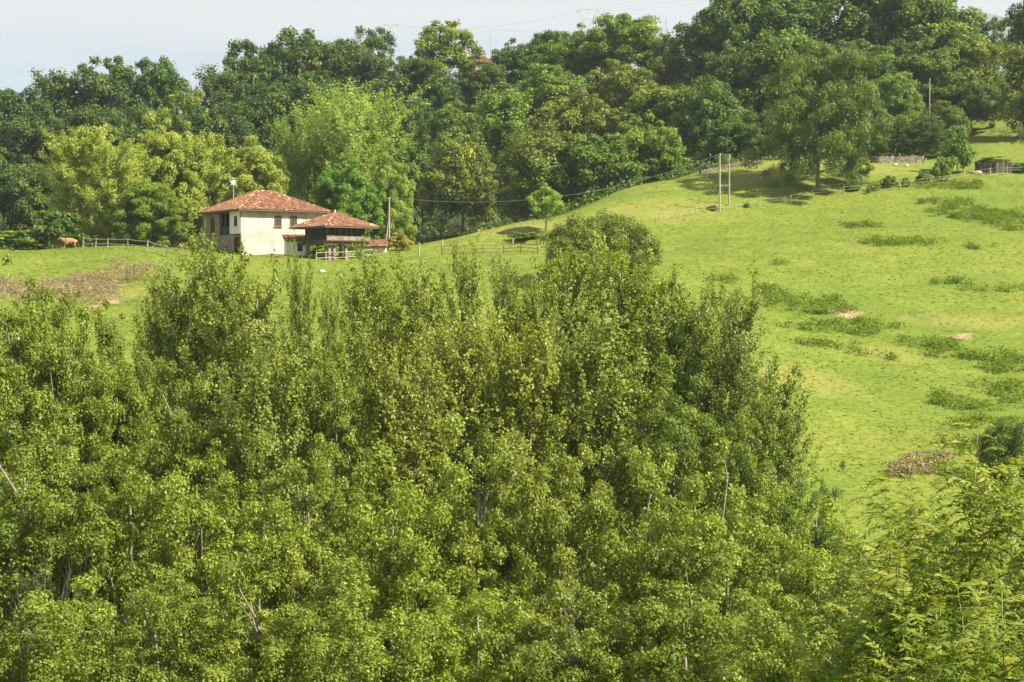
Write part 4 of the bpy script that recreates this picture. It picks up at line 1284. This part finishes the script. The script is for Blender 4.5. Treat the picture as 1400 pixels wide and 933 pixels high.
def granary():
    base = ray(449, 353, 252.5)
    base.z = 6.45
    t = empty('raised_granary', base, R(38))
    tag(t, 'dark wooden granary raised on pillars under a tiled pyramid roof', 'granary')
    S = 5.75
    zf, zb, ze = 2.25, 2.6, 4.05
    for (x, y) in ((0.25, 0.25), (S - 0.25, 0.25), (S - 0.25, S - 0.25), (0.25, S - 0.25), (S / 2, 0.25), (S * .18, .25)):
        pm = MB()
        pm.add([(x - .27, y - .27, -.8), (x + .27, y - .27, -.8), (x + .27, y + .27, -.8), (x - .27, y + .27, -.8), (x - .16, y - .16, 1.75), (x + .16, y - .16, 1.75), (x + .16, y + .16, 1.75), (x - .16, y + .16, 1.75)],
               [(0, 3, 2, 1), (4, 5, 6, 7), (0, 1, 5, 4), (1, 2, 6, 5), (2, 3, 7, 6), (3, 0, 4, 7)])
        po = pm.build('pillar', M['beam'], t)
        MB().box((x, y, 1.83), (0.95, 0.95, 0.14)).build('cap_stone', M['boulder'], po)
    bm = MB()
    bm.box((S / 2, 0.1, 2.08), (S + 1.3, 0.34, 0.34)); bm.box((S / 2, S - 0.1, 2.08), (S + 1.3, 0.34, 0.34))
    bm.box((0.1, S / 2, 2.083), (0.33, S - 0.55, 0.33)); bm.box((S - 0.1, S / 2, 2.083), (0.33, S - 0.55, 0.33))
    bm.build('floor_beam', M['beam'], t)
    fl = MB().box((S / 2, S / 2, 2.34), (S + 1.5, S + 1.5, 0.13))
    fl.build('floor', M['wood_brown'], t)
    # plank walls
    pl = MB()
    g = np.random.default_rng(4)
    npl = 20
    for k in range(npl):
        c = (k + 0.5) * S / npl
        for cx, cy, sx_, sy_ in ((c, 0.0, S / npl - 0.02, 0.09), (c, S, S / npl - 0.02, 0.09), (0.0, c, 0.09, S / npl - 0.02), (S, c, 0.09, S / npl - 0.02)):
            pl.box((cx, cy, (2.42 + ze) / 2), (sx_, sy_, ze - 2.42), 0, min(max(g.normal(0.42, 0.25), 0), 1))
    pl.build('plank_wall', M['old_wood'], t)
    MB().box((S / 2, S / 2, 3.2), (S - 0.12, S - 0.12, 1.5)).build('inner_boards', M['dark'], t)
    ga = MB()
    ga.box((S / 2 - .1, -0.62, 2.62), (S + 1.1, 0.07, 0.42), 0, .9)
    ga.box((S / 2 - .1, -0.62, 2.90), (S + 1.2, 0.12, 0.08), 0, 1)
    ga.build('gallery_board', M['beam'], t)
    r = hip_roof('roof', t, S / 2, S / 2, S + 2.75, S + 2.75, ze + 0.12, 2.0, 0.02, 21)
    MB().tube([(S / 2, S / 2, ze + 2.1), (S / 2, S / 2, ze + 2.55)], [0.17, 0.08], 8).build('finial', M['boulder'], r)


granary()


# ------------------------------------------------------------------ fences
def post_fence(name, label, pts, hgt, rails, r=0.07, mat='wood_pale', rail_r=0.04, cat='fence', jitter=0.06, mids=0, group=None):
    P = [hit(u, v) for u, v in pts]
    t = empty(name, P[0])
    tag(t, label, cat, group)
    o = P[0]
    tops = []
    for i, p in enumerate(P):
        q = p - o
        hh = hgt * rnd.uniform(0.92, 1.08)
        lean = Vector((rnd.gauss(0, jitter) * hh, rnd.gauss(0, jitter) * hh, hh))
        m = MB().tube([q - Vector((0, 0, 0.3)), q + lean * 0.6, q + lean], [r, r * 0.95, r * 0.85], 6)
        m.build('post', M[mat], t)
        tops.append((q, lean))
    for k in rails:
        for i in range(len(P) - 1):
            a, b_ = tops[i][0] + tops[i][1] * k, tops[i + 1][0] + tops[i + 1][1] * k
            m_ = a.lerp(b_, 0.5)
            g_ = gz(m_.x + o.x, m_.y + o.y) - o.z
            m_.z = max(m_.z - 0.03, g_ + hgt * k * 0.7)
            MB().tube([a, m_, b_], rail_r, 5).build('rail', M[mat], t)
    return t


post_fence('post_and_rail_fence', 'pale wooden post-and-rail fence running from the cow to the farmhouse', [(113, 339), (130, 339.5), (147, 339.5), (174, 341), (201, 344), (227, 352), (254, 357.5), (280, 360)], 1.45, (0.88, 0.42), r=0.085, rail_r=0.05)
post_fence('garden_fence', 'whitish two-rail fence in front of the raised granary', [(432, 358), (446, 357.5), (474, 357), (507, 353)], 1.25, (0.9, 0.35), r=0.07, rail_r=0.05)
post_fence('corral_fence', 'brown three-rail corral fence on the grass below the wood', [(604, 349.5), (630, 348.5), (660, 347.5), (689, 347), (712, 346), (735, 348)], 1.25, (0.97, 0.58, 0.2), mat='wood_brown', r=0.07, rail_r=0.05, jitter=0.02)
post_fence('wire_fence', 'wire fence on pale posts crossing the upper meadow', [(902, 302), (929, 299), (951, 294), (1006, 287), (1018, 284.5), (1038, 282), (1073, 279), (1081, 278.5), (1111, 270), (1154, 266), (1203, 260.5), (1231, 260), (1272, 252.5), (1318, 246), (1354, 240), (1400, 237)], 1.25, (0.9, 0.5), r=0.085, rail_r=0.018)
for u, v, hh, lab in ((573, 351, 1.8, 'white leaning gate post alone on the grass right of the granary'), (701, 334, 0.9, 'short white post standing behind the brown corral'), (604.5, 338, 1.0, 'stubby white post at the left corner of the corral')):
    p = hit(u, v)
    o = MB().tube([(0, 0, -0.3), (0.02, 0, hh * 0.6), (0.05, 0, hh)], [0.12, 0.11, 0.10], 7).build('gate_post', M['wood_pale'])
    o.location = p
    tag(o, lab, 'post')


# ------------------------------------------------------------------ walls, rocks, plank
def rough_wall(name, label, pts, h, th, mat, dz=0.0, seed=0):
    P = [hit(u, v) for u, v in pts]
    g = np.random.default_rng(seed)
    o = P[0]
    mb = MB()
    line = []
    for i in range(len(P) - 1):
        n_ = max(2, int((P[i + 1] - P[i]).length / 0.5))
        line += [P[i].lerp(P[i + 1], k / n_) for k in range(n_)]
    line.append(P[-1])
    for i in range(len(line) - 1):
        a, b_ = line[i], line[i + 1]
        c = (a + b_) / 2
        hh = h * g.uniform(0.92, 1.08)
        zb = gz(c.x, c.y) - 0.5
        mb.box(c.lerp(c, 0) - o + Vector((g.normal() * 0.03, g.normal() * 0.03, zb - c.z + (hh + 0.5) / 2 + dz)), ((b_ - a).length * 1.03, th * g.uniform(0.9, 1.1), hh + 0.5), math.atan2(b_.y - a.y, b_.x - a.x) + g.normal() * 0.03)
    t = mb.build(name, M[mat])
    t.location = o
    tag(t, label, 'wall')
    return t


rough_wall('dry_stone_wall', 'low dry stone wall in front of the wood right of the lone tree', [(1172, 222), (1200, 223), (1232, 222.5), (1262, 223)], 1.1, 0.6, 'dry_stone', seed=2)
rough_wall('dry_stone_wall', 'thin dry stone wall along the curved meadow crest by the two poles', [(958, 238), (985, 232.5), (1010, 228), (1042, 225)], 0.6, 0.5, 'dry_stone', seed=3)
rough_wall('stone_bank', 'dark shaded stone retaining bank beside the small roadside tree', [(1334, 237), (1356, 237), (1380, 236)], 1.7, 1.4, 'shade_tinted_stone', seed=4)
rough_wall('garden_wall', 'low broken stone wall at the foot of the cream farmhouse wall', [(372, 353), (386, 353)], 0.5, 0.4, 'dry_stone', seed=5)


def rock(name, label, u, v, s, mat, seed, cat='rock'):
    import bmesh
    p = hit(u, v)
    bm_ = bmesh.new()
    bmesh.ops.create_icosphere(bm_, subdivisions=3, radius=0.5)
    g = np.random.default_rng(seed)
    o_ = g.random(3) * 50
    for vv in bm_.verts:
        c = vv.co
        k = 1 + 0.5 * float(vnoise(np.array([c.x * 3 + o_[0]]), np.array([c.y * 3 + c.z * 2 + o_[1]]))[0])
        vv.co = Vector((c.x * s[0] * k, c.y * s[1] * k, c.z * s[2] * k))
    m = bpy.data.meshes.new(name)
    bm_.to_mesh(m)
    bm_.free()
    o = link(name, m, M[mat])
    o.location = p + Vector((0, 0, s[2] * 0.22))
    tag(o, label, cat)


rock('pale_boulder', 'small pale rock lying on the grass below the granary', 441, 373, (0.8, 0.6, 0.5), 'boulder', 1)
rock('stone_pile', 'yellowish pile of stones at the left foot of the dark stone bank', 1336, 239, (1.9, 0.8, 0.9), 'sandstone', 2, 'stones')
for i, (u, v) in enumerate(((1224, 227), (1240, 227.5))):
    rock('field_stone', ('left' if i == 0 else 'right') + ' one of two pale field stones below the dry stone wall', u, v, (0.7, 0.5, 0.45), 'boulder', 5 + i)
p = hit(1272, 632)
pk = empty('broken_fence', p)
tag(pk, 'broken grey rail fence stub in the dry grass above the ash shoots', 'fence')
for x_ in (-1.1, 1.3):
    MB().tube([(x_, 0, -0.3), (x_ + 0.05, 0, 0.85)], 0.07, 6).build('post', M['beam'], pk)
MB().box((0.1, -0.08, 0.75), (3.0, 0.06, 0.18)).build('rail', M['beam'], pk)


# ------------------------------------------------------------------ poles, cables, pylons
def pole(u, v0, v1, d, r, label, brace=None, name='utility_pole', cross=False, base=None):
    top = ray(u, v0, d)
    zb = gz(top.x, d) if base is None else ray(u, v1, d).z
    t = empty(name, (top.x, d, zb))
    tag(t, label, 'pole')
    h = top.z - zb
    MB().tube([(0, 0, -0.5), (0, 0, h * 0.5), (0, 0, h)], [r, r * 0.88, r * 0.72], 8).build('post', M['wood_pale'] if name == 'utility_pole' else M['steel'], t)
    if brace:
        MB().tube([(-brace, 0, -0.3), (-0.05, 0, h * 0.62)], r * 0.7, 7).build('brace', M['wood_pale'], t)
    if cross:
        MB().box((0, 0, h - 0.25), (0.9, 0.08, 0.08)).build('crossarm', M['wood_brown'], t)
    ins = MB()
    ins.tube([(0.12, 0, h - 0.1), (0.12, 0, h + 0.12)], 0.04, 6)
    ins.build('insulator', M['white'], t)
    return Vector((top.x + 0.12, d, top.z + 0.1))


q1 = hit(984, 290.5); q2 = hit(997, 281)
A = pole(984, 211, 290, q1.y, 0.16, 'tall pale wooden pole on the meadow, left one of the pair')
B = pole(997, 212, 281, q2.y, 0.14, 'tall pale wooden pole on the meadow, right and slightly shorter one of the pair')
D = pole(532, 271, 330, 272, 0.14, 'wooden pole with a slanting brace beside the granary', brace=0.6)
E = pole(1271, 108, 150, 364, 0.13, 'wooden pole half hidden among the trees behind the dry stone wall')
Gp = pole(671, 40, 66, 545, 0.10, 'thin grey pole standing on the skyline beside the red roof', name='skyline_pole')
Hp = pole(911, 24, 45, 470, 0.16, 'white mast poking out of the tree tops on the skyline', name='skyline_pole')


def cable(a, b_, sag, label, r=0.03):
    pts = [Vector(a).lerp(Vector(b_), k / 20) - Vector((0, 0, sag * 4 * (k / 20) * (1 - k / 20))) for k in range(21)]
    o_ = pts[0].copy()
    o = MB().tube([p_ - o_ for p_ in pts], r, 4).build('power_line', M['wire'])
    o.location = o_
    tag(o, label, 'cable')


cable(A, D, 3.2, 'sagging cable from the left tall meadow pole to the braced pole by the granary', 0.022)
cable(A, B, 0.1, 'short cable joining the two tall meadow poles', 0.03)
cable(Gp, ray(745, 44, 548), 0.3, 'short cable leaving the thin skyline pole to the right', 0.02)


def lattice(name, label, u, v0, v1, d, w0, w1, arms, style='mast'):
    top, bot = ray(u, v0, d), ray(u, v1, d)
    zb = gz(top.x, d)
    t = empty(name, (top.x, d, zb))
    tag(t, label, 'pylon')
    H = top.z - zb
    r = 0.05
    body = MB()
    n_ = 12
    if style == 'mast':
        for sx_, sy_ in ((-1, -1), (1, -1), (1, 1), (-1, 1)):
            body.tube([(sx_ * w0, sy_ * w0, -0.5), (sx_ * w1, sy_ * w1, H)], r, 4)
        for k in range(n_):
            a, b_ = k / n_, (k + 1) / n_
            wa, wb = w0 + (w1 - w0) * a, w0 + (w1 - w0) * b_
            for f in (-1, 1):
                s = 1 if k % 2 else -1
                body.tube([(-s * wa, f * wa, H * a), (s * wb, f * wb, H * b_)], r * 0.6, 4)
                body.tube([(f * wa, -s * wa, H * a), (f * wb, s * wb, H * b_)], r * 0.6, 4)
    else:
        hh = H - 6.0
        body.tube([(0, 0, -0.5), (0, 0, hh)], [0.25, 0.16], 6)
        for s in (-1, 1):
            body.tube([(0, 0, hh), (s * 2.6, 0, H - 0.3)], 0.08, 5)
            body.tube([(s * 1.3, 0, hh + 2.9), (0, 0, H - 2.6)], 0.07, 4)
    body.build('tower', M['steel'], t)
    for z, L in arms:
        am = MB()
        am.tube([(-L, 0, H - z), (0, 0, H - z + 0.25), (L, 0, H - z)], 0.07, 4)
        if style == 'mast':
            am.tube([(-L, 0, H - z), (0, 0, H - z - 0.9)], 0.05, 4)
            am.tube([(L, 0, H - z), (0, 0, H - z - 0.9)], 0.05, 4)
        ao = am.build('crossarm', M['steel'], t)
        ii = MB()
        for s in (-L, L) + ((0,) if style != 'mast' else ()):
            ii.tube([(s, 0, H - z), (s, 0, H - z - 0.8)], 0.12, 5)
        ii.build('insulator', M['steel'], ao)
    return t


lattice('lattice_pylon', 'faint grey lattice mast with three crossarms above the skyline trees', 535, 30, 72, 640, 1.3, 0.45, ((0.9, 2.3), (4.6, 2.3), (9.2, 2.6)))
lattice('power_pylon', 'V-headed power pylon with a flat crossarm above the skyline', 804, 13, 32, 560, 0.5, 0.5, ((0.2, 3.2),), 'vee')
for i, (v0, v1, lab) in enumerate(((13, -6, 'upper'), (15, 1, 'lower'))):
    cable(ray(804 + (-12 if i == 0 else 12), v0, 560), ray(1010, v1 - 8, 590), 1.2, lab + ' thin overhead wire leaving the V-headed pylon to the right', 0.016)
cable(ray(794, 14, 560), ray(536, 34, 640), 3.0, 'thin overhead wire between the V-headed pylon and the lattice mast', 0.016)

# two houses whose roofs peep over the wooded ridge
for u, v, d, lab in ((652, 62, 556, 'red roofed house almost hidden behind the ridge by the airy tree'), (742, 42, 560, 'red roofed house almost hidden behind the ridge left of the pylon')):
    tp = ray(u, v, d)
    t = empty('hillside_house', (tp.x, d, tp.z - (10.0 if u < 700 else 9.6)), R(20))
    tag(t, lab, 'house', 'houses beyond the ridge')
    MB().box((0, 0, 1.5), (9, 7, 6.4)).build('wall', M['wall_stone'], t)
    hip_roof('roof', t, 0, 0, 10.2, 8.2, 4.72, 1.9, 4, 61)


# ------------------------------------------------------------------ the cow
def skin_figure(name, verts, edges, radii, mat, parent, levels=2, root=0):
    m = bpy.data.meshes.new(name)
    m.from_pydata(verts, edges, [])
    o = bpy.data.objects.new(name, m)
    C.objects.link(o)
    o.modifiers.new('skin', 'SKIN')
    sl = m.skin_vertices[0].data
    for i, r in enumerate(radii):
        sl[i].radius = r if hasattr(r, '__len__') else (r, r)
        sl[i].use_root = i == root
    sd = o.modifiers.new('sub', 'SUBSURF')
    sd.levels = sd.render_levels = levels
    dg = bpy.context.evaluated_depsgraph_get()
    me = bpy.data.meshes.new_from_object(o.evaluated_get(dg))
    me.name = name
    bpy.data.objects.remove(o)
    bpy.data.meshes.remove(m)
    me.polygons.foreach_set('use_smooth', [True] * len(me.polygons))
    me.materials.clear()
    me.materials.append(mat)
    r = bpy.data.objects.new(name, me)
    C.objects.link(r)
    r.parent = parent
    return r


def cow():
    p = hit(96, 340.5)
    t = empty('cow', p + Vector((0, 0, -0.05)), R(192))   # local +X is the way it faces
    tag(t, 'tan cow standing by the first fence post on the knoll, head raised', 'cow')
    v = [(-0.70, 0, 1.18), (-0.35, 0, 1.12), (0.10, 0, 1.06), (0.50, 0, 1.08), (0.82, 0, 1.16), (1.08, 0, 1.33), (1.30, 0, 1.46), (1.50, 0, 1.38), (1.68, 0, 1.24)]
    rd = [(0.30, 0.33), (0.34, 0.38), (0.38, 0.44), (0.33, 0.40), (0.27, 0.33), (0.17, 0.22), (0.13, 0.16), (0.105, 0.12), (0.085, 0.085)]
    e = [(i, i + 1) for i in range(8)]

    def leg(att, pts, rs):
        k = att
        for q, r in zip(pts, rs):
            v.append(q); rd.append((r, r)); e.append((k, len(v) - 1)); k = len(v) - 1
    for s in (-1, 1):
        leg(0, [(-0.62, s * 0.20, 0.90), (-0.52, s * 0.21, 0.66), (-0.72, s * 0.21, 0.42), (-0.68, s * 0.21, 0.12), (-0.62, s * 0.21, 0.03)], [0.19, 0.125, 0.075, 0.055, 0.07])
        fx = 0.10 if s > 0 else -0.05
        leg(4, [(0.62, s * 0.19, 0.84), (0.60 + fx, s * 0.19, 0.60), (0.61 + fx * 1.3, s * 0.19, 0.40), (0.61 + fx * 1.4, s * 0.19, 0.12), (0.66 + fx * 1.4, s * 0.19, 0.03)], [0.15, 0.095, 0.072, 0.052, 0.068])
    leg(0, [(-0.95, 0, 1.20), (-1.03, 0, 0.95), (-1.05, 0, 0.66), (-1.04, 0, 0.48)], [0.06, 0.03, 0.025, 0.05])
    skin_figure('body', v, e, rd, M['cow'], t, 2, 2)
    hn = MB()
    for s in (-1, 1):
        hn.tube([(1.30, s * 0.09, 1.57), (1.30, s * 0.24, 1.64), (1.36, s * 0.30, 1.78)], [0.035, 0.028, 0.008], 6)
    hn.build('horns', M['horn'], t, True)
    for s in (-1, 1):
        MB().tube([(1.24, s * 0.11, 1.50), (1.20, s * 0.22, 1.51), (1.17, s * 0.32, 1.47)], [0.03, 0.065, 0.015], 6).build('ear', M['cow'], t, True)
    ey = MB()
    for s in (-1, 1):
        ey.tube([(1.42, s * 0.095, 1.46), (1.42, s * 0.125, 1.46)], [0.028, 0.018], 6)
    ey.build('eyes', M['dark'], t, True)


cow()

# ------------------------------------------------------------------ air
HAZE = 0.00007
if HAZE:
    hm, n, l, o = new_mat('haze_air')
    pv = n.new('ShaderNodeVolumePrincipled')
    pv.inputs['Color'].default_value = (0.80, 0.88, 1.0, 1)
    pv.inputs['Density'].default_value = HAZE
    pv.inputs['Anisotropy'].default_value = 0.2
    l.new(pv.outputs[0], o.inputs['Volume'])
    x0, x1, y0, y1, z0, z1 = -3600, 3800, -120, 5200, -90, 250
    hz = MB().box(((x0 + x1) / 2, (y0 + y1) / 2, (z0 + z1) / 2), (x1 - x0, y1 - y0, z1 - z0)).build('haze', hm)
    tag(hz, kind='stuff')
